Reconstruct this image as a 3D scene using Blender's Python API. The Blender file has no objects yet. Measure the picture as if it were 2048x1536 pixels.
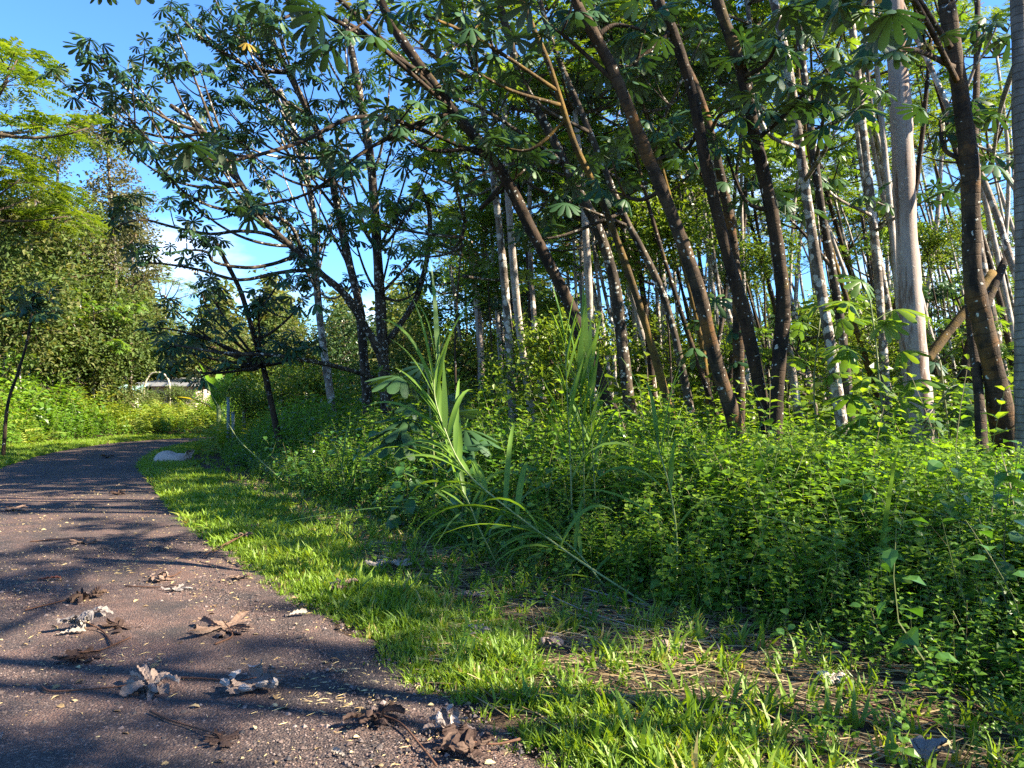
import bpy, math, random
import numpy as np
from mathutils import Vector, Matrix

# ------------------------------------------------------------------ camera, sky, sun, exposure
sc = bpy.context.scene
COL = sc.collection
FPX = 1547.0                       # focal length in pixels of a 2048 px wide frame
PITCH = math.radians(1.37)
EYE = np.array([0.0, 0.0, 1.5])

cam_d = bpy.data.cameras.new("camera")
cam_d.sensor_width = 36.0
cam_d.lens = 36.0 * FPX / 2048.0
cam_d.clip_start = 0.05
cam_d.clip_end = 3000.0
cam = bpy.data.objects.new("camera", cam_d)
COL.objects.link(cam)
cam.location = EYE
cam.rotation_euler = (math.pi / 2 + PITCH, 0, 0)
sc.camera = cam

SUN_AZ = (0.98, -0.20)             # horizontal direction towards the sun
SUN_EL = math.radians(36)
_l = math.hypot(*SUN_AZ)
SUN = Vector((SUN_AZ[0] / _l * math.cos(SUN_EL), SUN_AZ[1] / _l * math.cos(SUN_EL), math.sin(SUN_EL)))

world = bpy.data.worlds.new("World")
sc.world = world
world.use_nodes = True
nt = world.node_tree
nt.nodes.clear()
wo = nt.nodes.new("ShaderNodeOutputWorld")
bg = nt.nodes.new("ShaderNodeBackground")
sky = nt.nodes.new("ShaderNodeTexSky")
sky.sky_type = 'NISHITA'
sky.sun_disc = False
sky.sun_elevation = SUN_EL
sky.sun_rotation = math.atan2(SUN.x, SUN.y)
sky.altitude = 300
sky.air_density = 1.0
sky.dust_density = 0.05
sky.ozone_density = 4.0
# thin fair-weather clouds low over the horizon, all the way round
tc = nt.nodes.new("ShaderNodeTexCoord")
mp = nt.nodes.new("ShaderNodeMapping")
mp.inputs['Scale'].default_value = (1.0, 1.0, 2.6)
mp.inputs['Location'].default_value = (2.4, 0.4, 0.0)
nz = nt.nodes.new("ShaderNodeTexNoise")
nz.inputs['Scale'].default_value = 2.6
nz.inputs['Detail'].default_value = 7
nz.inputs['Roughness'].default_value = 0.55
cr = nt.nodes.new("ShaderNodeValToRGB")
cr.color_ramp.elements[0].position = 0.53
cr.color_ramp.elements[1].position = 0.70
sep = nt.nodes.new("ShaderNodeSeparateXYZ")
rr = nt.nodes.new("ShaderNodeMapRange")
rr.inputs['From Min'].default_value = 0.34
rr.inputs['From Max'].default_value = 0.10
mul = nt.nodes.new("ShaderNodeMath"); mul.operation = 'MULTIPLY'
mxw = nt.nodes.new("ShaderNodeMix"); mxw.data_type = 'RGBA'
mxw.inputs[7].default_value = (6.5, 6.6, 6.8, 1)
L = nt.links.new
L(tc.outputs['Generated'], mp.inputs['Vector']); L(mp.outputs['Vector'], nz.inputs['Vector'])
L(nz.outputs['Fac'], cr.inputs['Fac']); L(tc.outputs['Generated'], sep.inputs['Vector'])
L(sep.outputs['Z'], rr.inputs['Value']); L(cr.outputs['Color'], mul.inputs[0]); L(rr.outputs['Result'], mul.inputs[1])
tint = nt.nodes.new("ShaderNodeMix"); tint.data_type = 'RGBA'; tint.blend_type = 'MULTIPLY'
tint.inputs[0].default_value = 1.0; tint.inputs[7].default_value = (0.54, 0.81, 1.08, 1)
L(sky.outputs['Color'], tint.inputs[6])
L(mul.outputs['Value'], mxw.inputs[0]); L(tint.outputs[2], mxw.inputs[6])
L(mxw.outputs[2], bg.inputs['Color']); L(bg.outputs['Background'], wo.inputs['Surface'])
bg.inputs['Strength'].default_value = 0.072

sun_d = bpy.data.lights.new("sun", 'SUN')
sun_d.energy = 5.0
sun_d.angle = math.radians(0.5)
sun_d.color = (1.0, 0.89, 0.70)
sun = bpy.data.objects.new("sun", sun_d)
COL.objects.link(sun)
sun.location = (30, -10, 30)
sun.rotation_euler = SUN.to_track_quat('Z', 'Y').to_euler()

sc.view_settings.view_transform = 'Standard'
sc.view_settings.look = 'None'
sc.view_settings.gamma = 1.0
sc.view_settings.exposure = 2.35
sc.cycles.max_bounces = 7
sc.cycles.diffuse_bounces = 4
sc.cycles.glossy_bounces = 2
sc.cycles.transmission_bounces = 5
sc.cycles.use_denoising = False
sc.cycles.denoiser = 'OPENIMAGEDENOISE'
sc.cycles.denoising_input_passes = 'RGB_ALBEDO_NORMAL'
sc.cycles.denoising_prefilter = 'ACCURATE'

rng = np.random.default_rng(11)
random.seed(11)

# ------------------------------------------------------------------ helpers
def at(px, py, Y):
    """world point at distance Y (metres ahead) seen at photo pixel px, py"""
    a = (px - 1024.0) / FPX
    b = (768.0 - py) / FPX
    d = np.array([a, math.cos(PITCH) - b * math.sin(PITCH), math.sin(PITCH) + b * math.cos(PITCH)])
    return EYE + d * (Y / d[1])

def ground_at(px, py, z=0.02):
    a = (px - 1024.0) / FPX
    b = (768.0 - py) / FPX
    d = np.array([a, math.cos(PITCH) - b * math.sin(PITCH), math.sin(PITCH) + b * math.cos(PITCH)])
    p = EYE + d * ((z - EYE[2]) / d[2])
    return p

def catmull(P, n=6):
    P = np.asarray(P, float)
    if len(P) < 3:
        t = np.linspace(0, 1, n + 1)[:, None]
        return P[0] * (1 - t) + P[-1] * t
    Q = np.vstack([2 * P[0] - P[1], P, 2 * P[-1] - P[-2]])
    out = []
    for i in range(1, len(Q) - 2):
        p0, p1, p2, p3 = Q[i - 1], Q[i], Q[i + 1], Q[i + 2]
        for k in range(n):
            t = k / n
            out.append(0.5 * (2 * p1 + (p2 - p0) * t + (2 * p0 - 5 * p1 + 4 * p2 - p3) * t * t + (3 * p1 - p0 - 3 * p2 + p3) * t ** 3))
    out.append(P[-1])
    return np.array(out)

def tube(P, R, n=8, wob=0.0, cap=True):
    """returns verts, quads, length-along attribute"""
    P = np.asarray(P, float); m = len(P)
    R = np.interp(np.linspace(0, 1, m), np.linspace(0, 1, len(R)), R) if len(R) != m else np.asarray(R, float)
    T = np.gradient(P, axis=0); T /= np.linalg.norm(T, axis=1)[:, None] + 1e-9
    ref = np.array([1.0, 0, 0]) if abs(T[0, 0]) < 0.8 else np.array([0, 1.0, 0])
    u = np.cross(T[0], ref); u /= np.linalg.norm(u)
    ang = np.linspace(0, 2 * np.pi, n, endpoint=False)
    V = np.zeros((m, n, 3))
    for i in range(m):
        u = u - T[i] * np.dot(u, T[i]); u /= np.linalg.norm(u) + 1e-9
        w = np.cross(T[i], u)
        r = R[i] * (1 + (wob * rng.standard_normal(n) if wob else 0))
        V[i] = P[i] + (np.cos(ang) * r)[:, None] * u + (np.sin(ang) * r)[:, None] * w
    seg = np.concatenate([[0], np.cumsum(np.linalg.norm(np.diff(P, axis=0), axis=1))])
    vv = np.repeat(seg, n)
    idx = np.arange(m * n).reshape(m, n)
    a = idx[:-1]; b = idx[1:]
    F = np.stack([a, np.roll(a, -1, 1), np.roll(b, -1, 1), b], -1).reshape(-1, 4)
    V = V.reshape(-1, 3)
    if cap:
        V = np.vstack([V, P[0], P[-1]]); vv = np.concatenate([vv, [0, seg[-1]]])
        c0, c1 = m * n, m * n + 1
        i0 = idx[0]; i1 = idx[-1]
        F = np.vstack([F, np.stack([np.full(n, c0), np.roll(i0, -1), i0, i0], -1)[:0]])
        tri = np.vstack([np.stack([np.full(n, c0), np.roll(i0, -1), i0], -1), np.stack([np.full(n, c1), i1, np.roll(i1, -1)], -1)])
        return V, F, vv, tri
    return V, F, vv, None

class MB:
    def __init__(self):
        self.V = []; self.P = []; self.var = []; self.vv = []; self.n = 0
    def add(self, V, F, var=0.5, vv=0.0, mi=0, sm=False):
        V = np.asarray(V, float).reshape(-1, 3); F = np.asarray(F, np.int64)
        self.V.append(V)
        self.var.append(np.broadcast_to(np.asarray(var, float), (len(V),)))
        self.vv.append(np.broadcast_to(np.asarray(vv, float), (len(V),)))
        self.P.append((F + self.n, mi, sm))
        self.n += len(V)
        return self
    def tube(self, P, R, n=8, wob=0.0, var=0.5, mi=0, cap=True):
        V, F, vv, tri = tube(P, R, n, wob, cap)
        self.add(V, F, var, vv, mi, True)
        if tri is not None:
            self.P.append((tri + self.n - len(V), mi, True))
        return self
    def inst(self, T, pos, R, s, var, mi=0, sm=False):
        """many transformed copies of template T=(V,F) in one go"""
        TV, TF = T[0], T[1]
        pos = np.asarray(pos, float); N = len(pos)
        if N == 0: return self
        s = np.broadcast_to(np.asarray(s, float), (N,)) if np.ndim(s) < 2 else np.asarray(s)
        S = s[:, None, None] if s.ndim == 1 else s[:, None, :]
        V = np.einsum('nij,nkj->nki', R, TV[None] * S) + pos[:, None, :]
        F = (TF[None] + (np.arange(N) * len(TV))[:, None, None]).reshape(-1, TF.shape[1])
        var = np.repeat(np.broadcast_to(np.asarray(var, float), (N,)), len(TV))
        if len(T) > 2: var = var + np.tile(T[2], N)
        self.add(V.reshape(-1, 3), F, var, 0.0, mi, sm)
        return self
    def mesh(self, name, mats, off=(0, 0, 0)):
        V = np.vstack(self.V) - np.asarray(off, float)
        me = bpy.data.meshes.new(name)
        me.vertices.add(len(V)); me.vertices.foreach_set('co', V.astype(np.float32).ravel())
        lv = np.concatenate([F.ravel() for F, _, _ in self.P])
        lt = np.concatenate([np.full(len(F), F.shape[1]) for F, _, _ in self.P])
        mi = np.concatenate([np.full(len(F), m) for F, m, _ in self.P])
        sm = np.concatenate([np.full(len(F), s) for F, _, s in self.P])
        ls = np.concatenate([[0], np.cumsum(lt)[:-1]])
        me.loops.add(len(lv)); me.loops.foreach_set('vertex_index', lv.astype(np.int32))
        me.polygons.add(len(lt)); me.polygons.foreach_set('loop_start', ls.astype(np.int32))
        me.polygons.foreach_set('material_index', mi.astype(np.int32))
        me.polygons.foreach_set('use_smooth', sm.astype(bool))
        a = me.attributes.new('var', 'FLOAT', 'POINT'); a.data.foreach_set('value', np.concatenate(self.var).astype(np.float32))
        a = me.attributes.new('vv', 'FLOAT', 'POINT'); a.data.foreach_set('value', np.concatenate(self.vv).astype(np.float32))
        for m in (mats if isinstance(mats, (list, tuple)) else [mats]): me.materials.append(m)
        me.update(calc_edges=True)
        return me

def obj(name, me, parent=None, loc=(0, 0, 0), label=None):
    o = bpy.data.objects.new(name, me)
    COL.objects.link(o)
    o.location = loc
    if parent is not None: o.parent = parent
    if label: o['label'] = label
    return o

def tag(o, label, cat, group=None):
    o['label'] = label; o['category'] = cat
    if group: o['group'] = group
    return o

def thing(name, label, cat, loc=(0, 0, 0), group=None):
    o = bpy.data.objects.new(name, None)
    o.empty_display_size = 0.2
    COL.objects.link(o); o.location = loc
    return tag(o, label, cat, group)

def kind(o, k, label=None, cat=None):
    o['kind'] = k
    if label: o['label'] = label
    if cat: o['category'] = cat
    return o

def rot(az, pitch, roll):
    """Rz(az) Rx(pitch) Ry(roll), arrays; template points along +Y"""
    az, pitch, roll = np.broadcast_arrays(np.asarray(az, float), np.asarray(pitch, float), np.asarray(roll, float))
    ca, sa, cp, sp, cr_, sr = np.cos(az), np.sin(az), np.cos(pitch), np.sin(pitch), np.cos(roll), np.sin(roll)
    Z = np.zeros_like(ca); O = np.ones_like(ca)
    def M(*a): return np.stack(a, -1).reshape(ca.shape + (3, 3))
    Rz = M(ca, -sa, Z, sa, ca, Z, Z, Z, O)
    Rx = M(O, Z, Z, Z, cp, -sp, Z, sp, cp)
    Ry = M(cr_, Z, sr, Z, O, Z, -sr, Z, cr_)
    return Rz @ Rx @ Ry

def U(a, b, n=None): return rng.uniform(a, b, n)

# ------------------------------------------------------------------ materials
class NT:
    def __init__(self, name):
        self.m = bpy.data.materials.new(name); self.m.use_nodes = True
        self.t = self.m.node_tree; self.t.nodes.clear()
        self.out = self.t.nodes.new("ShaderNodeOutputMaterial")
    def n(self, typ, **kw):
        x = self.t.nodes.new(typ)
        for k, v in kw.items(): setattr(x, k, v)
        return x
    def l(self, a, b): self.t.links.new(a, b)
    def noise(self, vec, scale, detail=4, rough=0.6):
        x = self.n("ShaderNodeTexNoise"); x.inputs['Scale'].default_value = scale
        x.inputs['Detail'].default_value = detail; x.inputs['Roughness'].default_value = rough
        if vec is not None: self.l(vec, x.inputs['Vector'])
        return x.outputs['Fac']
    def ramp(self, fac, stops):
        x = self.n("ShaderNodeValToRGB"); e = x.color_ramp.elements
        while len(e) < len(stops): e.new(0.5)
        for i, (p, c) in enumerate(stops):
            e[i].position = p; e[i].color = (c[0], c[1], c[2], 1) if hasattr(c, '__len__') else (c, c, c, 1)
        self.l(fac, x.inputs['Fac']); return x.outputs['Color']
    def mix(self, fac, a, b, blend='MIX'):
        x = self.n("ShaderNodeMix", data_type='RGBA', blend_type=blend)
        for s, v in ((0, fac), (6, a), (7, b)):
            if hasattr(v, 'is_linked') or hasattr(v, 'links'): self.l(v, x.inputs[s])
            elif s == 0: x.inputs[0].default_value = v
            else: x.inputs[s].default_value = (v[0], v[1], v[2], 1)
        return x.outputs[2]
    def math(self, op, a, b=None):
        x = self.n("ShaderNodeMath", operation=op)
        for i, v in ((0, a), (1, b)):
            if v is None: continue
            if hasattr(v, 'links'): self.l(v, x.inputs[i])
            else: x.inputs[i].default_value = v
        return x.outputs[0]
    def attr(self, name):
        return self.n("ShaderNodeAttribute", attribute_name=name).outputs['Fac']
    def obj_co(self): return self.n("ShaderNodeTexCoord").outputs['Object']
    def bump(self, h, strength, dist=0.02):
        b = self.n("ShaderNodeBump"); b.inputs['Strength'].default_value = strength; b.inputs['Distance'].default_value = dist
        self.l(h, b.inputs['Height']); return b.outputs['Normal']
    def principled(self, col, rough=0.7, spec=0.4, normal=None):
        p = self.n("ShaderNodeBsdfPrincipled")
        if hasattr(col, 'links'): self.l(col, p.inputs['Base Color'])
        else: p.inputs['Base Color'].default_value = (*col, 1)
        if hasattr(rough, 'links'): self.l(rough, p.inputs['Roughness'])
        else: p.inputs['Roughness'].default_value = rough
        p.inputs['Specular IOR Level'].default_value = spec
        if normal is not None: self.l(normal, p.inputs['Normal'])
        return p.outputs[0]
    def done(self, sh):
        self.l(sh, self.out.inputs['Surface']); return self.m

def leaf_mat(name, cols, under=None, trans=0.35, tcol=None, rough=0.45, spec=0.35, objrand=True, vein=0.0):
    g = NT(name)
    v = g.attr('var')
    if objrand:
        oi = g.n("ShaderNodeObjectInfo").outputs['Random']
        v = g.math('FRACT', g.math('ADD', v, oi))
    n = len(cols)
    c = g.ramp(v, [((i + 0.0) / (n - 1), cols[i]) for i in range(n)])
    if vein:
        c = g.mix(g.math('MULTIPLY', g.noise(g.obj_co(), 25, 2), vein), c, (0.10, 0.09, 0.03))
    top = c
    if under is not None:
        geo = g.n("ShaderNodeNewGeometry").outputs['Backfacing']
        c = g.mix(geo, c, under)
    p = g.principled(c, rough, spec)
    if trans <= 0: return g.done(p)
    t = g.n("ShaderNodeBsdfTranslucent")
    tc_ = g.mix(1.0, top, tcol or (1.6, 1.5, 0.6), 'MULTIPLY')
    g.l(tc_, t.inputs['Color'])
    mx = g.n("ShaderNodeMixShader"); mx.inputs[0].default_value = trans
    g.l(p, mx.inputs[1]); g.l(t.outputs[0], mx.inputs[2])
    return g.done(mx.outputs[0])

def bark_mat(name, dark, light, lichen=(0.55, 0.54, 0.48), amount=0.25, scale=7.0, moss=0.0, mosscol=(0.20, 0.15, 0.02), ring=0.0, ringf=9.0, streak=0.0, lscale=1.0, bump=0.9):
    g = NT(name)
    co = g.obj_co()
    vv = g.attr('vv')
    mp_ = g.n("ShaderNodeMapping"); mp_.inputs['Scale'].default_value = (1, 1, 0.35); g.l(co, mp_.inputs['Vector'])
    n1 = g.noise(mp_.outputs[0], scale * 1.3, 6, 0.65)
    c = g.ramp(n1, [(0.38, dark), (0.64, light)])
    fine = g.noise(co, 60, 3, 0.6)
    c = g.mix(g.math('MULTIPLY', fine, 0.5), c, tuple(x * 0.45 for x in dark))
    if moss:
        m = g.ramp(g.noise(co, 1.6, 5, 0.7), [(0.62 - moss * 0.35, 0), (0.75 - moss * 0.3, 1)])
        c = g.mix(m, c, mosscol)
    if streak:
        mps = g.n("ShaderNodeMapping"); mps.inputs['Scale'].default_value = (1, 1, 0.08); g.l(co, mps.inputs['Vector'])
        s = g.ramp(g.noise(mps.outputs[0], 5.0, 6, 0.7), [(0.52, 0), (0.58, streak)])
        c = g.mix(s, c, (0.10, 0.045, 0.02))
    # lichen blotches: warped cells
    warp = g.n("ShaderNodeTexNoise"); warp.inputs['Scale'].default_value = 9; g.l(co, warp.inputs['Vector'])
    wv = g.n("ShaderNodeVectorMath", operation='MULTIPLY_ADD')
    g.l(warp.outputs['Color'], wv.inputs[0]); wv.inputs[1].default_value = (0.13, 0.13, 0.13); g.l(co, wv.inputs[2])
    vo = g.n("ShaderNodeTexVoronoi"); vo.inputs['Scale'].default_value = 11.0 / lscale; g.l(wv.outputs[0], vo.inputs['Vector'])
    big = g.noise(co, 2.2, 4, 0.6)
    th = g.math('SUBTRACT', g.math('ADD', g.math('MULTIPLY', big, 0.55), amount * 0.9 - 0.28), vo.outputs['Distance'])
    lm = g.ramp(th, [(0.0, 0), (0.06, 1)])
    lc = g.mix(fine, lichen, tuple(x * 0.6 for x in lichen))
    c = g.mix(lm, c, lc)
    h = g.math('ADD', g.math('MULTIPLY', n1, 0.8), g.math('MULTIPLY', fine, 0.4))
    if ring:
        wv_ = g.math('ADD', g.math('MULTIPLY', vv, ringf), g.math('MULTIPLY', g.noise(co, 1.5, 3), 1.3))
        f = g.math('FRACT', wv_)
        rm = g.ramp(f, [(0.0, 1), (0.09, 0), (0.93, 0), (1.0, 1)])
        c = g.mix(g.math('MULTIPLY', rm, ring), c, tuple(x * 0.25 for x in light))
        h = g.math('SUBTRACT', h, g.math('MULTIPLY', rm, ring * 0.6))
    h = g.math('ADD', h, g.math('MULTIPLY', lm, 0.25))
    return g.done(g.principled(c, 0.88, 0.2, g.bump(h, bump, 0.02)))

M = {}
M['bark_dark'] = bark_mat('bark_dark_spotted', (0.016, 0.012, 0.010), (0.075, 0.046, 0.026), amount=0.20, scale=5, moss=0.15, mosscol=(0.10, 0.065, 0.018), ring=0.35, ringf=6)
M['bark_rust'] = bark_mat('bark_rusty_brown', (0.022, 0.016, 0.012), (0.105, 0.068, 0.040), amount=0.18, scale=5, moss=0.25, mosscol=(0.15, 0.07, 0.02), ring=0.45, ringf=7)
M['bark_moss'] = bark_mat('bark_golden_moss', (0.03, 0.022, 0.012), (0.11, 0.07, 0.03), amount=0.12, scale=5, moss=0.5, mosscol=(0.14, 0.085, 0.018), ring=0.2)
M['bark_spot'] = bark_mat('bark_lichen_spotted', (0.025, 0.019, 0.015), (0.12, 0.09, 0.062), lichen=(0.50, 0.48, 0.42), amount=0.34, scale=5, ring=0.3)
M['bark_pale'] = bark_mat('bark_pale_lichen', (0.08, 0.06, 0.047), (0.32, 0.265, 0.215), lichen=(0.54, 0.50, 0.44), amount=0.52, scale=4, ring=0.5, ringf=5, lscale=1.6)
M['bark_albizia'] = bark_mat('bark_smooth_pinkish_grey', (0.29, 0.225, 0.19), (0.42, 0.34, 0.295), lichen=(0.48, 0.42, 0.37), amount=0.2, scale=2.5, streak=0.75, bump=0.35)
M['bark_grey'] = bark_mat('bark_ringed_grey', (0.13, 0.11, 0.09), (0.30, 0.26, 0.22), lichen=(0.50, 0.48, 0.44), amount=0.10, scale=5, ring=0.8, ringf=11)
M['bark_ohia'] = bark_mat('bark_ohia_grey', (0.22, 0.18, 0.15), (0.50, 0.44, 0.39), amount=0.25, scale=9)
M['twig'] = bark_mat('twig_bark', (0.06, 0.045, 0.03), (0.17, 0.12, 0.08), amount=0.1)

CEC_UNDER = (0.085, 0.11, 0.07)
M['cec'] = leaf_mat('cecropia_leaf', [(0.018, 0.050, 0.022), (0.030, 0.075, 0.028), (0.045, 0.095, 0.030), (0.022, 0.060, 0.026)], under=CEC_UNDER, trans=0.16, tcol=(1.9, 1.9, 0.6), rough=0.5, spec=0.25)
M['cec_lit'] = leaf_mat('cecropia_leaf_young_sunlit', [(0.065, 0.135, 0.018), (0.095, 0.175, 0.02), (0.13, 0.205, 0.025), (0.075, 0.145, 0.02)], under=(0.16, 0.21, 0.10), trans=0.40, tcol=(1.8, 1.7, 0.5), rough=0.4)  # young and sunlit leaves: sun on them is painted in as brighter green
M['cec_yellow'] = leaf_mat('cecropia_leaf_yellowing', [(0.22, 0.19, 0.03), (0.26, 0.17, 0.03)], under=(0.22, 0.19, 0.08), trans=0.25)
M['albizia'] = leaf_mat('albizia_leaflets', [(0.07, 0.13, 0.018), (0.11, 0.18, 0.020), (0.17, 0.22, 0.025), (0.08, 0.14, 0.02)], trans=0.42, tcol=(1.7, 1.6, 0.5), rough=0.5)
M['ohia'] = leaf_mat('ohia_leaves', [(0.07, 0.085, 0.04), (0.10, 0.11, 0.05), (0.15, 0.135, 0.07), (0.08, 0.10, 0.045)], trans=0.3, rough=0.65, spec=0.12)
M['olive'] = leaf_mat('olive_broadleaf', [(0.06, 0.10, 0.03), (0.10, 0.14, 0.04), (0.16, 0.16, 0.06), (0.07, 0.115, 0.035), (0.11, 0.16, 0.04)], trans=0.36, rough=0.65, spec=0.12)
M['fresh'] = leaf_mat('fresh_broadleaf', [(0.07, 0.12, 0.018), (0.11, 0.18, 0.022), (0.16, 0.22, 0.028), (0.08, 0.14, 0.02)], trans=0.38, rough=0.42)
M['darkbush'] = leaf_mat('dark_broadleaf', [(0.02, 0.05, 0.018), (0.04, 0.085, 0.02), (0.06, 0.11, 0.025), (0.03, 0.06, 0.02)], trans=0.25, rough=0.35, spec=0.5)
M['shrub'] = leaf_mat('shrub_leaf', [(0.055, 0.13, 0.015), (0.088, 0.18, 0.018), (0.125, 0.225, 0.022), (0.20, 0.29, 0.030)], under=(0.12, 0.20, 0.06), trans=0.44, tcol=(1.9, 1.8, 0.5), rough=0.42, objrand=False)
M['vine'] = leaf_mat('vine_leaf', [(0.035, 0.10, 0.020), (0.05, 0.125, 0.022), (0.065, 0.155, 0.024), (0.05, 0.13, 0.022)], trans=0.28, tcol=(1.8, 1.8, 0.5), rough=0.33, spec=0.5, objrand=False)
M['stem'] = leaf_mat('shrub_stem', [(0.08, 0.13, 0.035), (0.12, 0.14, 0.045), (0.13, 0.09, 0.04)], trans=0, rough=0.6, objrand=False)
M['grass'] = leaf_mat('lawn_grass', [(0.085, 0.16, 0.018), (0.13, 0.22, 0.022), (0.17, 0.27, 0.025), (0.19, 0.27, 0.03), (0.30, 0.25, 0.09)], trans=0.38, tcol=(1.7, 1.5, 0.35), rough=0.45, objrand=False)
M['wild'] = leaf_mat('wild_grass_blade', [(0.05, 0.12, 0.03), (0.08, 0.16, 0.035), (0.11, 0.20, 0.05)], trans=0.35, rough=0.4)
M['cane'] = leaf_mat('cane_blade', [(0.09, 0.18, 0.026), (0.14, 0.24, 0.035), (0.11, 0.20, 0.03)], trans=0.42, tcol=(1.6, 1.5, 0.4), rough=0.45, spec=0.35)
M['cane_stem'] = leaf_mat('cane_stem', [(0.14, 0.19, 0.06), (0.20, 0.23, 0.085)], trans=0, rough=0.5)
M['fern'] = leaf_mat('fern_frond', [(0.13, 0.22, 0.03), (0.20, 0.27, 0.04), (0.27, 0.29, 0.05)], trans=0.4, tcol=(1.5, 1.4, 0.4), rough=0.5, objrand=False)
M['banana'] = leaf_mat('banana_leaf', [(0.10, 0.22, 0.03), (0.14, 0.28, 0.04), (0.18, 0.30, 0.05)], trans=0.4, rough=0.35)
M['banana_y'] = leaf_mat('banana_leaf_yellow', [(0.45, 0.38, 0.03), (0.5, 0.40, 0.04)], trans=0.35, rough=0.4)
M['straw'] = leaf_mat('dry_straw', [(0.10, 0.06, 0.03), (0.24, 0.17, 0.08), (0.40, 0.32, 0.17), (0.05, 0.03, 0.02)], trans=0, rough=0.8, objrand=False)
M['catkin'] = leaf_mat('pale_fallen_bits', [(0.50, 0.36, 0.14), (0.62, 0.48, 0.24), (0.45, 0.28, 0.10)], trans=0, rough=0.7, objrand=False)
def dead_mat(name, top, under):
    g = NT(name)
    co = g.obj_co()
    n = g.noise(co, 22, 5, 0.7)
    c1 = g.mix(n, tuple(x * 0.55 for x in top), top)
    c2 = g.mix(n, tuple(x * 0.6 for x in under), under)
    c = g.mix(g.n("ShaderNodeNewGeometry").outputs['Backfacing'], c1, c2)
    h = g.noise(co, 70, 4, 0.7)
    c = g.mix(g.ramp(g.noise(co, 9, 4, 0.7), [(0.5, 0), (0.75, 0.5)]), c, tuple(x * 0.4 for x in top))
    return g.done(g.principled(c, 0.8, 0.2, g.bump(h, 0.7, 0.008)))
M['dead_pale'] = dead_mat('dead_leaf_pale', (0.29, 0.215, 0.175), (0.44, 0.37, 0.32))
M['dead_grey'] = dead_mat('dead_leaf_grey', (0.22, 0.19, 0.175), (0.33, 0.295, 0.265))
M['dead_white'] = dead_mat('dead_leaf_bleached', (0.34, 0.29, 0.24), (0.46, 0.41, 0.35))
M['dead_brown'] = dead_mat('dead_leaf_brown', (0.20, 0.13, 0.095), (0.30, 0.21, 0.16))
M['dead_dark'] = dead_mat('dead_leaf_dark', (0.06, 0.036, 0.028), (0.11, 0.07, 0.05))
M['dead_red'] = dead_mat('dead_leaf_reddish', (0.20, 0.07, 0.045), (0.28, 0.12, 0.08))
M['petiole'] = dead_mat('dead_petiole', (0.13, 0.065, 0.04), (0.13, 0.065, 0.04))

def simple(name, col, rough=0.6, spec=0.3, nscale=20, namt=0.35):
    g = NT(name); n = g.noise(g.obj_co(), nscale, 5, 0.65)
    c = g.mix(n, tuple(x * (1 - namt) for x in col), col)
    return g.done(g.principled(c, rough, spec, g.bump(n, 0.2, 0.01)))
M['sack'] = simple('woven_sack', (0.52, 0.40, 0.33), 0.7, 0.3, 14, 0.25)
M['wall_pale'] = simple('house_wall_pale', (0.62, 0.50, 0.42), 0.8)
M['wall_teal'] = simple('teal_tarp', (0.34, 0.55, 0.50), 0.6)
M['white'] = simple('white_paint', (0.62, 0.60, 0.56), 0.6)
M['roof'] = simple('tin_roof', (0.30, 0.30, 0.29), 0.5)
M['glassdark'] = simple('dark_window', (0.03, 0.035, 0.04), 0.15, 0.6)
M['post'] = simple('grey_post', (0.22, 0.25, 0.22), 0.8)
M['pipe'] = simple('pale_pipe', (0.62, 0.55, 0.40), 0.5)
M['petal_red'] = leaf_mat('red_bract', [(0.45, 0.03, 0.05), (0.5, 0.05, 0.05)], trans=0.3)
M['petal_yellow'] = leaf_mat('yellow_petal', [(0.7, 0.5, 0.02), (0.75, 0.45, 0.02)], trans=0.2)

# ground and road
g = NT('forest_soil')
co = g.obj_co()
n1 = g.noise(co, 1.7, 6, 0.65); n2 = g.noise(co, 38, 4, 0.7)
c = g.ramp(n1, [(0.3, (0.035, 0.024, 0.018)), (0.55, (0.075, 0.048, 0.032)), (0.8, (0.12, 0.085, 0.05))])
c = g.mix(g.math('MULTIPLY', n2, 0.6), c, (0.02, 0.014, 0.011))
M['soil'] = g.done(g.principled(c, 0.95, 0.15, g.bump(n2, 0.9, 0.03)))

g = NT('cinder_road')
co = g.obj_co()
big = g.noise(co, 0.55, 5, 0.6); mid = g.noise(co, 3.2, 6, 0.7); fin = g.noise(co, 150, 3, 0.7)
vo = g.n("ShaderNodeTexVoronoi"); vo.inputs['Scale'].default_value = 85; g.l(co, vo.inputs['Vector'])
c = g.ramp(g.math('ADD', g.math('MULTIPLY', big, 0.55), g.math('MULTIPLY', mid, 0.45)),
           [(0.40, (0.036, 0.030, 0.028)), (0.49, (0.105, 0.067, 0.054)), (0.58, (0.21, 0.120, 0.088))])
c = g.mix(g.ramp(vo.outputs['Distance'], [(0.15, 0.0), (0.75, 0.75)]), c, (0.035, 0.026, 0.027))
vc = g.n("ShaderNodeTexVoronoi"); vc.inputs['Scale'].default_value = 85; g.l(co, vc.inputs['Vector'])
sv = g.n("ShaderNodeSeparateColor"); g.l(vc.outputs['Color'], sv.inputs[0])
c = g.mix(g.ramp(sv.outputs[0], [(0.80, 0), (0.97, 0.55)]), c, (0.30, 0.22, 0.18))
c = g.mix(g.ramp(g.noise(co, 1.3, 7, 0.75), [(0.50, 0), (0.66, 0.75)]), c, (0.035, 0.032, 0.030))
c = g.mix(g.math('MULTIPLY', fin, 0.35), c, (0.02, 0.018, 0.02))
h = g.math('ADD', g.math('SUBTRACT', 1.0, vo.outputs['Distance']), g.math('MULTIPLY', fin, 0.6))
M['road'] = g.done(g.principled(c, 0.82, 0.3, g.bump(h, 0.85, 0.012)))
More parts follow.
